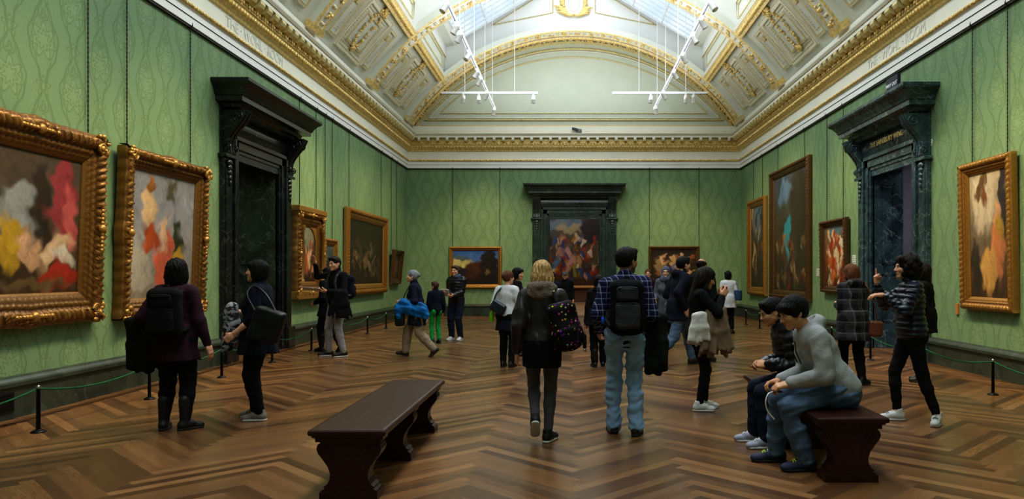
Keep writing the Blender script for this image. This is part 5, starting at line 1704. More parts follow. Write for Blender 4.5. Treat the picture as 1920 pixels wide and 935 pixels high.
# ------------------------------------------------------------------ who is in the room
BLK = fabric('black_cloth', srgb(17, 17, 20)); BLK2 = fabric('soft_black_knit', srgb(22, 21, 24), scale=14)
NAVY = fabric('navy_wool', srgb(27, 31, 48)); NAVY2 = fabric('dark_navy_cloth', srgb(22, 25, 38)); PLUM = fabric('plum_knit', srgb(50, 26, 40), scale=16)
DENIM = fabric('pale_denim', srgb(146, 176, 212), wr=.5, scale=7, var=.28); DENIM2 = fabric('blue_denim', srgb(92, 112, 138), wr=.5, scale=7, var=.3); DENIM3 = fabric('dark_denim', srgb(30, 36, 52), wr=.4, var=.25)
GREYJ = fabric('grey_denim', srgb(150, 150, 154), wr=.5, scale=7, var=.22); HOODY = fabric('grey_marl_fleece', srgb(160, 162, 162), wr=.4, scale=12, var=.1)
GREYC = fabric('grey_wool', srgb(84, 88, 96)); LEGG = fabric('charcoal_leggings', srgb(88, 84, 92), wr=.2, scale=10); BEIGE = fabric('beige_cotton', srgb(150, 134, 112), wr=.5)
TAN = fabric('tan_wool', srgb(136, 116, 96), wr=.5); CREAM = fabric('cream_cotton', srgb(210, 208, 200), wr=.5, var=.08); WHITEB = fabric('white_blouse_cloth', srgb(206, 208, 212), wr=.4, var=.07)
BLUEJ = fabric('bright_blue_shell', srgb(22, 108, 176), .55, .5); GREENT = fabric('vivid_green_cotton', srgb(30, 150, 70), wr=.4); DGREEN = fabric('dark_green_canvas', srgb(30, 36, 32), wr=.5)
LEATH = plain('black_brown_leather', srgb(46, 41, 42), .36, var=.25, scale=7, bump=.25, bscale=40); FUR = fabric('greige_fleece', srgb(136, 122, 112), wr=.9, scale=60)
PUFF = plain('black_puffer_nylon', srgb(20, 21, 27), .38, var=.2, bump=.15, bscale=30); PUFFN = plain('navy_puffer_nylon', srgb(24, 28, 44), .34, var=.2, bump=.15, bscale=30)
SCARFB = fabric('slate_blue_scarf', srgb(74, 92, 116)); HIJ = fabric('grey_blue_headscarf', srgb(88, 96, 112)); BROWNL = plain('brown_leather', srgb(96, 52, 36), .4, var=.2, bump=.2)
BAGN = plain('navy_leather', srgb(26, 34, 48), .42, var=.2, bump=.15); BAGB = plain('black_leather', srgb(18, 19, 23), .4, var=.2, bump=.2); BAGBL = plain('blue_leather', srgb(30, 62, 96), .4, var=.2, bump=.15)
S_BLK = plain('black_shoe_leather', srgb(18, 18, 20), .58, bump=.1); S_WHT = plain('white_shoe_leather', srgb(206, 206, 204), .45, var=.06); S_GRY = plain('grey_shoe_suede', srgb(126, 120, 112), .7); S_BRN = plain('brown_shoe_leather', srgb(46, 34, 28), .5, bump=.1)
S_NVY = plain('navy_trainer_mesh', srgb(44, 46, 74), .7, bump=.2, bscale=90); S_MAR = plain('maroon_shoe', srgb(74, 26, 26), .5); RUB = plain('white_rubber_sole', srgb(200, 200, 196), .6); RUBD = plain('dark_rubber_sole', srgb(28, 26, 24), .7); NEON = plain('neon_yellow_green', srgb(176, 214, 40), .5); NEONG = plain('neon_green_plastic', srgb(120, 220, 30), .45)
WEB = fabric('black_webbing', srgb(20, 20, 24), .8); GREYM = fabric('grey_mesh', srgb(58, 58, 64), .7); PHONE = plain('black_phone', srgb(14, 14, 18), .2); PHONEG = plain('dark_grey_phone', srgb(56, 56, 60), .3); CORDW = plain('white_cable', srgb(220, 220, 220), .5); PAPER = plain('printed_paper', srgb(186, 182, 176), .7, var=.25, scale=30)
def mat_plaid(name, base, l1, l2, sc, w=.12):
    t = NT(name); co = t.coord('Object'); sx = t.n('ShaderNodeSeparateXYZ'); t.l(co, sx.inputs[0])
    def lines(o, s, wd, ph):
        f = t.math('FRACT', t.math('ADD', t.math('MULTIPLY', o, s), ph)); return t.math('LESS_THAN', f, wd)
    xx = t.math('ADD', sx.outputs[0], t.math('MULTIPLY', sx.outputs[1], .6))
    a = t.math('ADD', lines(xx, sc, w, .1), lines(sx.outputs[2], sc, w, .3))
    b_ = t.math('ADD', lines(xx, sc, .42, .5), lines(sx.outputs[2], sc, .42, .6))
    c = t.mix(t.math('MULTIPLY', b_, .5), base, l2); c = t.mix(t.math('MULTIPLY', a, .5), c, l1)
    nz = t.noise(co, 120, 2); t.set(color=t.mix(.3, c, nz, 'OVERLAY'), rough=.9, spec=.2); t.bump(t.noise(co, 12, 4), .4, .02); return t.m
PLAID = mat_plaid('navy_white_plaid', srgb(24, 28, 54), srgb(176, 182, 206), srgb(34, 42, 84), 18, .11)
PLAIDC = mat_plaid('grey_black_plaid_wool', srgb(28, 28, 32), srgb(104, 106, 112), srgb(62, 64, 70), 6.5, .12)
def mat_confetti():
    t = NT('multicoloured_print'); v = t.n('ShaderNodeTexVoronoi'); v.inputs['Scale'].default_value = 34; t.l(t.coord('Object'), v.inputs['Vector'])
    hs = t.n('ShaderNodeHueSaturation'); hs.inputs['Saturation'].default_value = 1.7; hs.inputs['Value'].default_value = .6; t.l(v.outputs['Color'], hs.inputs['Color'])
    m = t.math('LESS_THAN', v.outputs['Distance'], .30); sp = t.n('ShaderNodeSeparateColor'); t.l(v.outputs['Color'], sp.inputs[0])
    m = t.math('MULTIPLY', m, t.math('GREATER_THAN', sp.outputs[0], .55)); t.set(color=t.mix(m, srgb(22, 18, 24), hs.outputs[0]), rough=.8, spec=.2); return t.m
CONF = mat_confetti()
def mat_bw():
    t = NT('black_white_print'); nz = t.noise(t.mapping(t.coord('Object'), (1, 1, 1.6)), 15, 2, .5, .6)
    t.set(color=t.ramp(nz, [(.46, srgb(24, 24, 30)), (.52, srgb(150, 152, 160))]), rough=.8); return t.m
BW = mat_bw()
H_BLK = mat_hair('black_hair', srgb(12, 11, 12)); H_DBR = mat_hair('dark_brown_hair', srgb(26, 19, 16)); H_BRN = mat_hair('brown_hair', srgb(60, 42, 30), srgb(104, 76, 52)); H_BLD = mat_hair('blonde_hair', srgb(158, 118, 70), srgb(240, 208, 150)); H_GRY = mat_hair('grey_hair', srgb(104, 106, 110), srgb(178, 182, 188)); H_AUB = mat_hair('auburn_hair', srgb(74, 44, 30), srgb(128, 82, 54))
c_dk = srgb(20, 15, 13)

# front left: woman from behind with black backpack and coat over her arm
p = Person('woman seen from behind with black backpack and shaggy black hair, plum sleeve, front left', (-3.93, 7.46), .10, 1.69, True, 'fair', .0105, 1.05, ankL=(-.115, 0, .085), ankR=(.10, -.02, .085), toeL=.15, toeR=-.75, wristR=(.295, .03, .86), wristL=(-.30, .17, 1.02), elbL=(-.5, -1, -.5), head=(.15, .05, 0))
p.top(PLUM, .020, skirt=(.235, .03), name='sweater', wr=.006, seed=1); p.pants(BLK, .012, .038, .066, .10, seed=2); p.shoes(S_BLK, RUBD, .20, 'boot'); p.hair('shag', H_BLK, vol=1.03)
p.backpack('black backpack on the woman with the plum sweater', BLK, BLK2, WEB, .155, .235, .085, .028, .25)
p.drape('draped_coat', 'black coat hanging over left arm of the black backpack woman', 'coat', BLK2, p.el[-1]+A(.02, .09, -.03), p.el[-1]+A(-.17, .12, -.05), .52, .038, 3, .03, (.16, 0))

# woman in profile with tote
p = Person('woman in navy coat with black fringe seen in profile, facing left by the black doorway', (-3.33, 8.0), PI/2, 1.69, True, 'fair', .0105, 1.12, neck=(0, -.02, .50), ankL=(-.09, -.05, .085), ankR=(.09, .06, .085), wristL=(-.245, .15, .94), wristR=(.12, .27, 1.15), elbR=(.6, -.6, -.6), handL='grip', handR='grip', head=(0, .12, 0), hair_col=c_dk)
p.top(NAVY2, .026, skirt=(.225, .045), name='coat', sleeve=.28, collar=.06, seed=4); p.pants(BLK, .010, .052, .066, .092, seed=5); p.shoes(S_GRY, RUB); p.hair('bob', H_BLK, vol=.99)
p.bag('tote_bag', 'black leather tote bag on shoulder of the navy coat woman', 'bag', BAGB, p.T(-.32, -.22, .11), (.055, .165, .175), rotm(.30, .05, 0), .04, [[p.T(-.33, -.31, .25), p.T(-.27, -.18, .42), p.T(-.20, -.02, .505), p.T(-.27, .02, .42), p.T(-.31, -.08, .26)]], BAGB, .06, sr=.012)
p.drape('folded_scarf', 'black and white patterned scarf in the hand of the navy coat woman', 'scarf', BW, p.hand_pt(1, -.05, .05, -.03), p.hand_pt(1, .06, .05, -.03), .42, .04, 5, .03)

# pair with the map
p = Person('woman in long black coat and boots half hidden behind the pointing man', (-4.80, 14.95), 1.0, 1.70, True, 'light', .016, 1.05, pelvis=(0, 0, .91), ankL=(-.09, .12, .085), ankR=(.09, -.22, .11), pitchR=.4, wristL=(-.2, .18, .98), wristR=(.22, .1, .9), hair_col=c_dk)
p.top(BLK2, .026, skirt=(.20, .06), name='coat', collar=.05, seed=6); p.pants(DENIM3, .008, .045, seed=7); p.shoes(S_BLK, RUBD, .22, 'boot'); p.hair('bob', H_BLK)
p = Person('tall man in black sweater and grey jeans raising his arm to point', (-4.38, 14.1), 2.55, 1.88, False, 'light', .014, 1.0, ankR=(.16, .04, .085), ankL=(-.13, -.02, .085), toeR=-.55, toeL=-.40, wristR=(.37, .16, 1.575), elbR=(1, -.2, -.55), wristL=(-.10, .27, 1.12), elbL=(-.8, -.4, -1), handR='flat', handL='hold', palmR=(0, 1, 0), palmL=(.2, -.2, .9), head=(.1, -.08, 0), hair_col=c_dk, beard=False)
p.top(BLK, .014, hem=-.12, name='sweater', collar=.07, seed=8); p.pants(GREYJ, .006, .050, .060, .085, seed=9, lift=.05); p.shoes(S_BLK, RUB); p.hair('short', H_DBR)
p.drape('draped_coat', 'black coat over the forearm of the tall pointing man', 'coat', BLK2, p.el[-1]+A(-.03, .0, -.02), p.wr[-1]+A(-.10, -.08, -.02), .44, .034, 6, .05)
p.backpack('dark backpack strapped on the tall pointing man', NAVY2, BLK2, GREYM, .13, .2, .07, .022, .25)
r = p.item('paper_map', 'unfolded paper map in the hand of the tall pointing man', 'map'); s = SDF(); s.rbox(p.hand_pt(-1, .0, .0, 0)+A(.21, .09, .03), (.20, .13, .006), .004, rotm(.25, -.06, .2), k=0); p.ipart(r, 'sheet', s, PAPER, .008)

# walking woman with grey hair, child, man with leaflet
p = Person('grey haired woman in navy walking left carrying a bright blue jacket', (-2.87, 14.1), PI/2, 1.66, True, 'fair', .014, 1.08, pelvis=(0, 0, .90), neck=(0, .05, .49), ankL=(-.08, -.34, .15), ankR=(.08, .24, .09), pitchL=.75, pitchR=-.15, wristL=(-.19, .24, 1.06), wristR=(.16, .22, 1.05), elbL=(-.4, -1, -.3), handL='hold', handR='hold', head=(0, .1, 0), hair_col=srgb(120, 120, 122))
p.top(NAVY, .020, skirt=(.30, .02), name='cardigan', collar=.05, seed=10); p.pants(BEIGE, .016, .062, .074, .098, seed=11); p.shoes(S_BRN, RUBD); p.hair('bun', H_GRY, vol=1.03)
p.bundle('draped_jacket', 'bright blue jacket over the arm of the grey haired walking woman', 'jacket', BLUEJ, [(p.T(-.25, .22, .10), (.07, .11, .15)), (p.T(-.25, .07, .06), (.07, .12, .15)), (p.T(-.22, -.10, .0), (.08, .12, .15)), (p.T(-.24, .31, .02), (.06, .06, .16)), (p.T(-.21, -.19, -.10), (.07, .06, .10)), (p.T(-.10, -.17, -.05), (.12, .05, .12))], .022, 2)
p.bag('shoulder_bag', 'black bag hanging in front of the grey haired walking woman', 'bag', BAGB, p.T(-.20, .30, -.10), (.06, .09, .17), None, .04, [[p.T(-.2, .28, .05), p.T(-.16, .18, .3), p.T(-.1, .06, .50)]], BAGB)
p = Person('child in navy jacket and bright green trousers', (-3.0, 16.8), .6, 1.38, False, 'light', .015, 1.0, wristL=(-.24, .10, .86), wristR=(.24, .05, .86), handL='grip', head=(.35, .05, 0), shw=.17)
p.top(NAVY2, .024, hem=-.16, name='jacket', collar=.05, seed=12); p.pants(GREENT, .006, .046, .056, .078, seed=13); p.shoes(S_BLK, RUBD); p.hair('short', H_BRN, vol=1.06)
r = p.item('tablet', 'white framed tablet hanging from the hand of the child in green trousers', 'tablet'); c = p.hand_pt(-1, 0, .10, -.02)
s = SDF(); s.rbox(c+A(-.02, .02, -.07), (.012, .12, .085), .01, rotm(.2, 0, .3), k=0); p.ipart(r, 'case', s, CREAM, .009)
s = SDF(); s.rbox(c+A(-.034, .017, -.07), (.004, .10, .066), .003, rotm(.2, 0, .3), k=0); p.ipart(r, 'screen', s, PHONE, .008)
p = Person('man in black puffer jacket with headset holding a leaflet, near the far left corner', (-2.64, 17.5), 2.75, 1.75, False, 'light', .015, 1.05, ankL=(-.11, 0, .085), ankR=(.10, .03, .085), wristR=(.10, .29, 1.09), wristL=(-.10, .28, 1.04), handR='hold', handL='hold', palmR=(-.6, 0, .6), palmL=(.6, 0, .6), head=(.0, .0, 0), hair_col=srgb(90, 66, 48))
p.top(PUFF, .030, hem=-.13, name='puffer_jacket', collar=.06, rib=(9, .012), seed=14); p.pants(DENIM3, .012, .056, .066, .088, seed=15); p.shoes(S_WHT, RUB); p.hair('short', H_BRN, vol=.97); p.scarf(SCARFB, .036, False)
b = MB(); M = lambda *q: tuple((p.HR @ A(*q)+p.H)*p.k); b.tube([M(.088*math.cos(a), -.01, .03+.092*math.sin(a)) for a in np.linspace(-.35, PI+.35, 20)], .007, 8)
for x in (-1, 1): b.ball(M(x*.088, -.005, -.005), (.016, .034, .04), 10)
b.build('headset', PHONE, p.root)
r = p.item('leaflet', 'printed leaflet held by the man with the headset', 'leaflet'); s = SDF(); s.rbox((p.wr[1]+p.wr[-1])/2+A(.05, .10, .03), (.10, .012, .09), .006, rotm(-.5, 0, 0), k=0); p.ipart(r, 'sheet', s, PAPER, .009)

# group left of the blonde woman
p = Person('woman in white cardigan with navy sling bag, hair in a loose bun, seen from behind', (-1.04, 12.5), -.25, 1.60, True, 'fair', .013, 1.08, ankL=(-.09, .05, .085), ankR=(.09, -.03, .085), wristL=(-.22, .12, .95), wristR=(.2, .22, 1.1), head=(-.5, .05, 0))
p.top(WHITEB, .018, hem=-.02, name='cardigan', seed=16); p.pants(BLK, .010, .05, seed=17); p.shoes(S_BLK, RUBD); p.hair('bun', H_AUB, vol=1.06)
s = SDF(); s.cone(p.P+A(0, 0, .09), p.P+A(0, 0, -.28), .165, .20, .78, k=0, folds=(6, .014)); p.part('tied_sweater', s, NAVY, None, wrinkle(.006, 14, 3))
p.bag('sling_bag', 'navy sling bag across the back of the white cardigan woman', 'bag', BAGN, p.T(-.10, -.19, .13), (.14, .05, .10), rotm(0, .5, 0), .04, [[p.T(-.2, -.17, .2), p.T(-.15, -.15, .36), p.T(-.09, -.10, .46), p.T(-.07, .01, .49)]], BAGN, sr=.014)
r = p.item('water_bottle', 'neon green bottle at the hip of the white cardigan woman', 'bottle'); b = MB(); b.lathe([(.03, 0), (.035, .01), (.035, .14), (.02, .17), (.018, .19)], 14, c=tuple(p.T(-.27, -.05, -.13)*p.k)); b.build('bottle_body', NEONG, r)
b = MB(); b.lathe([(.02, .19), (.022, .195), (.022, .22)], 12, c=tuple(p.T(-.27, -.05, -.13)*p.k)); b.build('cap', BLK, r)
p = Person('dark haired person in black partly hidden between white cardigan and fur collar', (-1.02, 14.3), -1.9, 1.67, True, 'light', .017, 1.05, hair_col=c_dk)
p.top(BLK, .022, skirt=(.25, .04), name='coat', seed=18); p.pants(BLK2, .01, seed=19); p.shoes(S_BLK); p.hair('bob', H_BLK)

# blonde woman walking away
p = Person('blonde woman in black leather jacket with fleece collar walking away, centre', (-.25, 6.90), -.04, 1.68, True, 'fair', .009, .97, pelvis=(0, 0, .915), ankL=(-.055, -.10, .235), ankR=(.055, .02, .085), kneeL=(-.1, 1, 0), pitchL=.75, toeL=.1, toeR=-.35, wristL=(-.235, .0, .86), wristR=(.20, .22, 1.06), elbR=(.5, -.8, -.5), head=(.25, .02, 0))
p.top(LEATH, .026, hem=-.085, name='leather_jacket', wr=.010, seed=20, sl=.006); p.pants(LEGG, .003, .038, .055, .088, seed=21, wr=.002, name='leggings'); p.shoes(S_BLK, RUB, laces=CREAM); p.hair('wavy', H_BLD, vol=1.0)
s = SDF(); N, R = p.N, p.R
for i in range(12):
    a0, a1 = 2*PI*i/12, 2*PI*(i+1)/12; f = lambda a: N+R @ A(.10*math.cos(a), .085*math.sin(a)-.02, .02-.03*math.sin(a))
    s.cap(f(a0), f(a1), .042, k=.02)
s.ell(N+R @ A(0, -.09, -.02), (.13, .05, .06), R, k=.04); p.part('fleece_collar', s, FUR, None, wrinkle(.006, 40, 2))
s = SDF(); s.cone(p.P+A(0, -.008, .05), p.P+A(0, -.008, -.205), .186, .180, .84, k=0); p.part('skirt', s, BLK, None, wrinkle(.004, 16, 4))
r = p.item('backpack', 'multicoloured patterned backpack on one shoulder of the blonde woman', 'backpack')
s = SDF(); s.rbox(p.T(.22, -.245, .20), (.135, .09, .21), .07, p.R @ rotm(0, -.25, .25), k=0); s.ell(p.T(.25, -.265, .10), (.15, .105, .14), p.R, k=.06); p.ipart(r, 'bag', s, CONF, None, wrinkle(.007, 14, 9))
s = SDF(); s.rbox(p.T(.26, -.365, .10), (.09, .03, .085), .025, p.R @ rotm(0, -.25, .25), k=0); p.ipart(r, 'front_pocket', s, CONF, None, wrinkle(.004, 20, 2))
s = SDF(); q = smooth_path([p.T(.15, -.20, .40), p.T(.125, -.13, .47), p.T(.12, -.02, .515), p.T(.125, .085, .47), p.T(.15, .13, .36), p.T(.24, .06, .20)], 4)
for a, c in zip(q[:-1], q[1:]): s.cap(a, c, .020, k=.01)
p.ipart(r, 'strap', s, CONF, .008)

# man in plaid shirt
p = Person('man in navy plaid shirt and pale jeans with backpack walking away, centre right', (.54, 7.22), .0, 1.80, False, 'tan', .009, 1.0, ankL=(-.10, .10, .085), ankR=(.10, -.03, .085), toeL=.15, toeR=-.25, pitchL=.12, wristL=(-.235, .16, .95), elbL=(-.25, -1, -.1), wristR=(.22, .21, 1.06), elbR=(.2, -1, -.3), handR='grip', head=(-.75, .03, 0), beard=True, hair_col=srgb(22, 18, 16))
p.top(PLAID, .018, hem=-.13, name='plaid_shirt', wr=.007, seed=22, collar=.03); p.pants(DENIM, .010, .056, .062, .084, seed=23, boot=.014, end=1.0, wr=.010); p.shoes(S_BRN, RUBD, size=1.05); p.hair('short', H_BLK, vol=1.07)
r = p.backpack('black and grey backpack on the man in the plaid shirt', BLK, GREYM, WEB, .145, .235, .085, .028, .24, mesh_mat=GREYM)
b = MB(); b.lathe([(.012, 0), (.016, .01), (.016, .05), (.008, .06)], 12, c=tuple(p.T(-.21, -.20, .10)*p.k)); b.build('bike_light', plain('bright_blue_plastic', srgb(40, 90, 220), .3), r)
p.drape('draped_coat', 'dark green-black coat hanging over right forearm of the plaid shirt man', 'coat', DGREEN, p.el[1]+A(-.02, .17, -.04), p.el[1]+A(.11, .10, -.03), .54, .034, 7, .015)

# people in the middle distance behind them
p = Person('distant person in black jacket standing before the far doorway', (-.12, 22.0), PI, 1.62, False, 'light', .02, 1.1, hair_col=c_dk)
p.top(BLK, .025, hem=-.14, seed=24, collar=.05); p.pants(BLK2, .01, seed=25); p.shoes(S_BLK); p.hair('cap', GREYC)
p = Person('person in dark navy knitted hat mostly hidden right of the blonde woman', (-.43, 19.0), .2, 1.60, True, 'light', .02, 1.05, hair_col=c_dk)
p.top(NAVY2, .025, skirt=(.25, .03), name='coat', seed=26); p.pants(BLK, .01, seed=27); p.shoes(S_BLK); p.hair('beanie', NAVY2)
p = Person('short person in black coat and boots hidden behind the left shoulder of the plaid man', (.50, 12.5), .1, 1.53, True, 'light', .014, 1.15, ankL=(-.08, 0, .085), ankR=(.09, .1, .085), wristL=(-.235, .02, .84), handL='grip', hair_col=c_dk)
p.top(BLK2, .026, skirt=(.16, .05), name='coat', seed=28, hood='down'); p.pants(BLK, .014, .055, seed=29); p.shoes(S_BLK, RUBD, .2, 'boot'); p.hair('bob', H_BLK)
r = p.item('folding_umbrella', 'small black folding umbrella hanging on an orange strap from a hand', 'umbrella'); c = (p.wr[-1]+A(-.03, .0, -.10))*p.k
b = MB(); b.tube([tuple(c), tuple(c+A(0, 0, -.12))], .006, 6); b.build('strap', plain('orange_strap', srgb(150, 92, 40), .7), r)
b = MB(); b.lathe([(.012, -.36), (.03, -.35), (.034, -.25), (.030, -.14), (.018, -.12)], 14, c=tuple(c)); b.build('canopy', BLK2, r)
b = MB(); b.lathe([(.010, -.42), (.026, -.415), (.028, -.37), (.012, -.355)], 14, c=tuple(c)); b.build('handle', M_STEEL, r)
p = Person('auburn haired woman with glasses far back, right of the plaid man', (2.12, 20.0), 2.7, 1.68, True, 'fair', .018, 1.05, head=(.3, 0, 0))
p.top(fabric('dark_maroon_wool', srgb(48, 26, 32)), .024, skirt=(.25, .03), name='coat', seed=30); p.pants(BLK, .01, seed=31); p.shoes(S_MAR); p.hair('bun', H_AUB); p.glasses(PHONE)
p = Person('woman in grey wool coat with grey-blue headscarf and glasses, facing the camera', (2.10, 16.2), 2.9, 1.71, True, 'fair', .014, 1.03, ankL=(-.09, 0, .085), ankR=(.09, .06, .085), wristL=(-.14, .26, 1.03), wristR=(.20, .24, 1.0), handL='grip', head=(.05, 0, 0), hair_col=c_dk)
p.top(GREYC, .026, skirt=(.42, .04), name='coat', collar=.05, seed=32); p.pants(BLK, .003, .038, .054, .08, seed=33, name='tights'); p.shoes(S_BLK, RUBD, .12, 'boot'); p.hair('hijab', HIJ); p.glasses(PHONE); p.scarf(BLK2, .042, True)
p.drape('draped_coat', 'grey coat folded over the forearm of the woman in the headscarf', 'coat', GREYC, p.el[-1]+A(.0, .05, -.02), p.wr[-1]+A(.06, .0, -.02), .34, .04, 8, .03)
p = Person('tall dark haired man in navy coat and blue jeans striding to the right', (1.86, 12.75), -1.2, 1.90, False, 'light', .013, 1.03, pelvis=(0, 0, .88), neck=(0, .05, .50), ankR=(.09, -.40, .15), ankL=(-.09, .30, .085), pitchR=.65, wristL=(-.22, .16, .95), wristR=(.25, -.02, .88), head=(.1, .03, 0), hair_col=c_dk)
p.top(NAVY2, .028, skirt=(.20, .05), name='coat', collar=.06, hood='down', seed=34); p.pants(DENIM2, .012, .056, .068, .09, seed=35, wr=.006); p.shoes(S_BRN, RUBD); p.hair('short', H_BLK, vol=1.04)
p = Person('balding man in black jacket standing beyond the woman photographing', (2.34, 13.3), -.5, 1.82, False, 'tan', .014, 1.08, ankL=(-.1, -.05, .085), ankR=(.10, .06, .085), toeR=-.5, head=(-.2, .0, 0), hair_col=srgb(60, 46, 38))
p.top(BLK, .024, hem=-.16, collar=.05, seed=36); p.pants(BLK2, .014, .06, .07, .09, seed=37); p.shoes(S_BLK, RUBD); p.hair('rim', H_DBR)

# woman taking a photo with her phone
p = Person('long dark haired woman in black with white trainers photographing with her phone', (1.47, 8.54), -1.50, 1.63, True, 'light', .0105, 1.0, neck=(0, .02, .50), ankL=(-.085, .10, .085), ankR=(.085, .0, .085), wristR=(.075, .27, 1.34), wristL=(-.065, .275, 1.35), elbR=(.7, -.1, -1), elbL=(-.7, -.1, -1), handR='hold', handL='hold', palmR=(-1, -.1, .2), palmL=(1, -.1, .2), dirR=(-.1, .55, .8), dirL=(.1, .55, .8), head=(0, -.30, 0), hair_col=c_dk)
p.top(BLK, .014, hem=-.16, name='sweater', seed=38); p.pants(BLK2, .005, .042, .056, .085, seed=39, end=.94); p.shoes(S_WHT, RUB, laces=CREAM); p.hair('long', H_DBR, vol=1.06)
r = p.item('smartphone', 'dark smartphone held up by the woman with white trainers', 'phone'); c = (p.hand_pt(1, 0, .085, -.02)+p.hand_pt(-1, 0, .085, -.02))/2
s = SDF(); s.rbox(c, (.072, .006, .037), .005, rotm(-.25, 0, 0), k=0); p.ipart(r, 'case', s, PHONE, .006)
p.drape('draped_coat', 'tan coat hanging over the arm of the woman with white trainers', 'coat', TAN, p.T(.19, .08, .25), p.T(.17, .25, .28), .56, .032, 9, .05)
p.drape('draped_shirt', 'white shirt hanging from the waist of the woman with white trainers', 'shirt', CREAM, p.T(.23, -.11, .20), p.T(.23, .01, .22), .36, .026, 10, .03)

p = Person('woman in white blouse with blue shoulder bag seen from behind, far right', (4.16, 19.5), .05, 1.63, True, 'light', .017, 1.05, ankL=(-.09, 0, .085), ankR=(.10, 0, .085), toeR=-.5, wristL=(-.17, .22, 1.05), wristR=(.20, .2, 1.08), head=(.2, .05, 0), hair_col=c_dk)
p.top(WHITEB, .022, skirt=(.22, .02), name='blouse', seed=40); p.pants(BLK, .010, .055, .065, .088, seed=41, end=.84); p.shoes(S_BLK); p.hair('bob', H_BLK)
p.bag('shoulder_bag', 'blue shoulder bag of the woman in the white blouse', 'bag', BAGBL, p.T(.22, -.10, .12), (.06, .13, .14), rotm(0, 0, .6), .03, [[p.T(.22, -.2, .24), p.T(.2, -.10, .42), p.T(.17, -.02, .49)]], BAGBL, sr=.012)

# plaid coat woman
p = Person('woman in grey and black plaid hooded coat with brown shoulder bag, from behind', (3.99, 10.5), .1, 1.68, True, 'fair', .0115, 1.10, ankL=(-.09, .12, .085), ankR=(.11, -.06, .085), toeR=-1.0, wristL=(-.12, .24, 1.12), wristR=(.12, .25, 1.14), head=(.25, .05, 0))
p.top(PLAIDC, .030, skirt=(.30, .03), name='plaid_coat', hood='down', seed=42); p.pants(BLK, .012, .05, seed=43); p.shoes(S_BLK, RUBD); p.hair('long', H_AUB, vol=1.06)
p.bag('shoulder_bag', 'brown leather shoulder bag of the plaid coat woman', 'bag', BROWNL, p.T(.27, -.12, -.13), (.10, .06, .115), rotm(0, .1, -.2), .04, [[p.T(.30, -.12, .0), p.T(.25, -.14, .2), p.T(.17, -.13, .42), p.T(.14, -.05, .51), p.T(.15, .06, .48)]], BROWNL, sr=.009)

# woman in navy puffer jacket
p = Person('curly haired woman in navy puffer jacket raising a finger', (3.60, 7.86), 1.40, 1.75, True, 'light', .0095, 1.02, pelvis=(0, 0, .92), ankL=(-.13, -.21, .085), ankR=(.06, .12, .085), toeL=1.15, toeR=.05, wristL=(-.13, .27, 1.30), wristR=(.13, .30, 1.38), elbL=(-.6, .2, -1), elbR=(.6, .2, -1), handL='relaxed', handR='point', palmL=(.2, .2, -1), palmR=(-.6, -.9, 0), dirR=(-.05, .15, 1), dirL=(.1, 1, -.05), head=(.05, .02, 0), hair_col=c_dk)
p.top(PUFFN, .024, hem=-.07, name='puffer_jacket', collar=.075, rib=(11, .013), seed=44, wr=.004); p.pants(BLK2, .004, .040, .056, .088, seed=45, end=.93, name='leggings'); p.shoes(S_WHT, RUB, laces=S_GRY); p.hair('curly', H_DBR)
s = SDF(); p.torso_shape(s, .014); s.plane(p.T(0, 0, -.16), -p.R[:, 2]); s.plane(p.T(0, 0, .1), p.R[:, 2]); p.part('shirt_hem', s, BLK, None, wrinkle(.004, 12, 2))
p = Person('long dark haired woman in black hidden behind the puffer jacket woman', (5.12, 10.75), .9, 1.70, True, 'light', .014, 1.03, ankL=(-.09, 0, .085), ankR=(.09, .05, .085), hair_col=c_dk)
p.top(BLK, .02, skirt=(.22, .03), name='coat', seed=46); p.pants(BLK2, .01, seed=47); p.shoes(S_BLK); p.hair('long', H_BLK, vol=1.12)

# seated pair on the right bench
p = Person('young man in grey hoodie and jeans sitting on the near end of the right bench', (2.16, 6.0), PI/2, 1.80, False, 'asian', .0085, 1.06, pelvis=(0, 0, .607), neck=(0, .235, .44), ankL=(-.10, .27, .085), ankR=(.17, .42, .085), kneeL=(-.1, 1, .4), kneeR=(.1, 1, .4), toeL=.1, toeR=-.05, wristL=(-.125, .39, .655), wristR=(.03, .42, .66), elbL=(-.6, -1, .1), elbR=(.5, -1, .1), handL='hold', handR='hold', palmL=(.3, -.1, -1), palmR=(-.3, -.1, -1), dirL=(.15, 1, -.25), dirR=(-.2, 1, -.2), head=(.12, -.38, 0), hair_col=srgb(14, 12, 12))
p.cut = [((0, .035/p.k, .440/p.k), (1., .30/p.k, .056/p.k), .006)]
p.top(HOODY, .026, hem=-.07, name='hoodie', hood='down', wr=.0062, seed=48, sl=.004); p.pants(DENIM2, .012, .058, .068, .090, seed=49, wr=.010, name='jeans'); p.shoes(S_NVY, RUBD, laces=NEON, size=1.08); p.hair('fringe', H_BLK, vol=1.05)
b = MB()
for x in (-1, 1): b.tube([tuple(v*p.k) for v in (p.T(x*.045, .135, .47), p.T(x*.05, .165, .40), p.T(x*.048, .172, .30))], .0045, 6)
b.build('drawstring', BLK, p.root)
r = p.item('smartphone', 'dark phone with white cable in the hands of the young man in grey hoodie', 'phone'); c = (p.hand_pt(1, 0, .09, -.045)+p.hand_pt(-1, 0, .09, -.045))/2
s = SDF(); s.rbox(c, (.085, .042, .007), .006, rotm(0, .0, .1), k=0); p.ipart(r, 'case', s, PHONEG, .006)
b = MB(); b.tube([tuple(v*p.k) for v in smooth_path([c+A(-.08, .03, 0), c+A(-.11, .07, -.01), c+A(-.115, .09, -.07), c+A(-.10, .07, -.14), c+A(-.09, .02, -.20)], 6)], .006, 7); b.build('cable', CORDW, r)
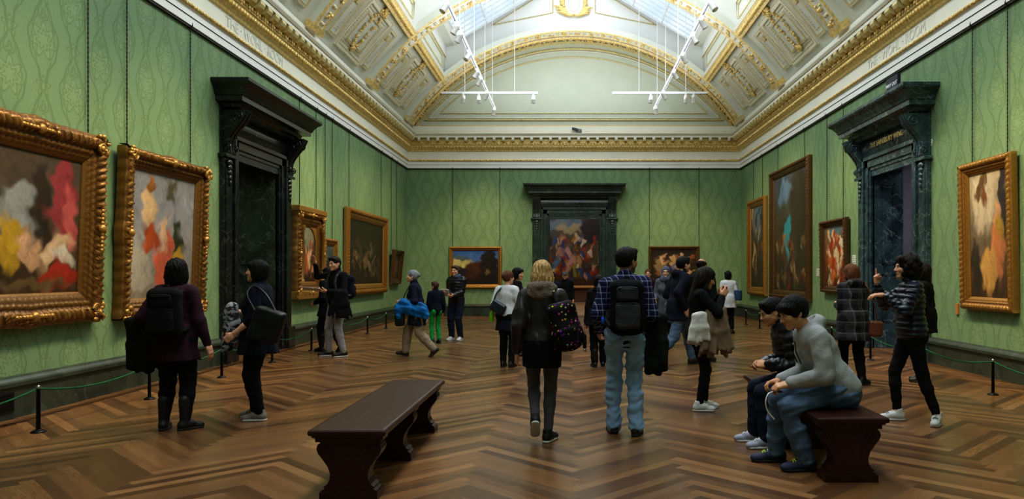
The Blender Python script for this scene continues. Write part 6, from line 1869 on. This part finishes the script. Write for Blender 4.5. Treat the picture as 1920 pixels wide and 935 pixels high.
p = Person('seated person in black puffer jacket half hidden behind the young man in grey hoodie', (2.14, 6.78), PI/2, 1.70, False, 'asian', .012, 1.05, pelvis=(0, 0, .632), neck=(0, .20, .44), ankL=(-.12, .38, .085), ankR=(.14, .42, .085), kneeL=(-.1, 1, .4), kneeR=(.1, 1, .4), wristL=(-.08, .35, .74), wristR=(.06, .36, .74), elbL=(-.6, -1, 0), elbR=(.6, -1, 0), handL='hold', handR='hold', palmL=(.6, 0, -.5), palmR=(-.6, 0, -.5), head=(0, -.30, 0), hair_col=c_dk)
p.cut = [((0, .035/p.k, .440/p.k), (1., .30/p.k, .056/p.k), .006)]
p.top(PUFF, .034, hem=-.10, name='puffer_jacket', collar=.05, rib=(8, .014), seed=50); p.pants(DENIM3, .012, .056, .066, .088, seed=51, name='jeans'); p.shoes(plain('navy_white_trainer', srgb(150, 154, 170), .6, var=.3, scale=20), RUB, laces=CREAM); p.hair('short', H_BLK, vol=1.08)
r = p.item('smartphone', 'brown cased phone held by the seated person in black puffer jacket', 'phone'); c = (p.hand_pt(1, 0, .08, -.03)+p.hand_pt(-1, 0, .08, -.03))/2
s = SDF(); s.rbox(c, (.036, .07, .007), .006, None, k=0); p.ipart(r, 'case', s, BROWNL, .007)
# ================================================================== camera, light
cam = bpy.data.cameras.new('camera'); co = bpy.data.objects.new('camera', cam); COL.objects.link(co)
co.location = (0, 0, 1.55); co.rotation_euler = (PI/2, 0, 0)
cam.sensor_width = 36; cam.lens = 1400/1920*36
cam.shift_x = (960-1067)/1920; cam.shift_y = (514-467.5)/1920
cam.clip_end = 200; cam.clip_start = .05
sc.camera = co
w = bpy.data.worlds.new('world'); sc.world = w; w.use_nodes = True
w.node_tree.nodes['Background'].inputs[0].default_value = (.75, .85, 1, 1)
w.node_tree.nodes['Background'].inputs[1].default_value = .3
sc.view_settings.view_transform = 'Standard'
sc.view_settings.look = 'Medium High Contrast'
sc.view_settings.exposure = 0
DAY, UP_FILL, SPW = 245, 980, 390
def area(name, loc, rot, sx, sy, power, col=(1, 1, 1)):
    l = bpy.data.lights.new(name, 'AREA'); l.shape = 'RECTANGLE'; l.size = sx; l.size_y = sy; l.energy = power; l.color = col
    o = bpy.data.objects.new(name, l); COL.objects.link(o); o.location = loc; o.rotation_euler = rot
    return o
# daylight lamps added out of view at crown height to boost the rooflight
for k in range(len(RIBS)-1):
    area('daylight_fill', (XC, (RIBS[k]+RIBS[k+1])/2, 11.85), (0, 0, 0), 1.9, 4.3, DAY*(.30 if k == 0 else 1.1), (.88, .95, 1))
area('daylight_fill', (XC, 0, 11.85), (0, 0, 0), 1.9, 4.3, DAY, (.88, .95, 1))
# bodiless upward panel added in mid-air as soft bounce light for the vault
area('vault_fill', (XC, 13.5, 7.15), (PI, 0, 0), 7.0, 26, UP_FILL, (.94, .98, 1))
area('far_room_light', (.3, 35, 7.3), (0, 0, 0), 8, 8, 420, (1, .95, .86))
area('west_room_light', (XL-1.6, 14.45, 4.2), (0, math.radians(-50), 0), 1.0, 1.4, 22, (1, .93, .8))
area('east_room_light', (XR+3, 15, 4.8), (0, 0, 0), 3, 6, 130, (.95, .95, 1))
def spot(loc, target, power, ang=58, blend=1.0, col=(1, .73, .36), r=.04):
    l = bpy.data.lights.new('spot_beam', 'SPOT'); l.energy = power; l.spot_size = math.radians(ang); l.spot_blend = blend; l.color = col; l.shadow_soft_size = r
    o = bpy.data.objects.new('spot_beam', l); COL.objects.link(o); o.location = loc
    o.rotation_euler = (Vector(target)-Vector(loc)).to_track_quat('-Z', 'Y').to_euler()
    return o
for p, t in SPOTS:
    spot(tuple(p), tuple(t), SPW*(.6 if t.y > 27 else 1))
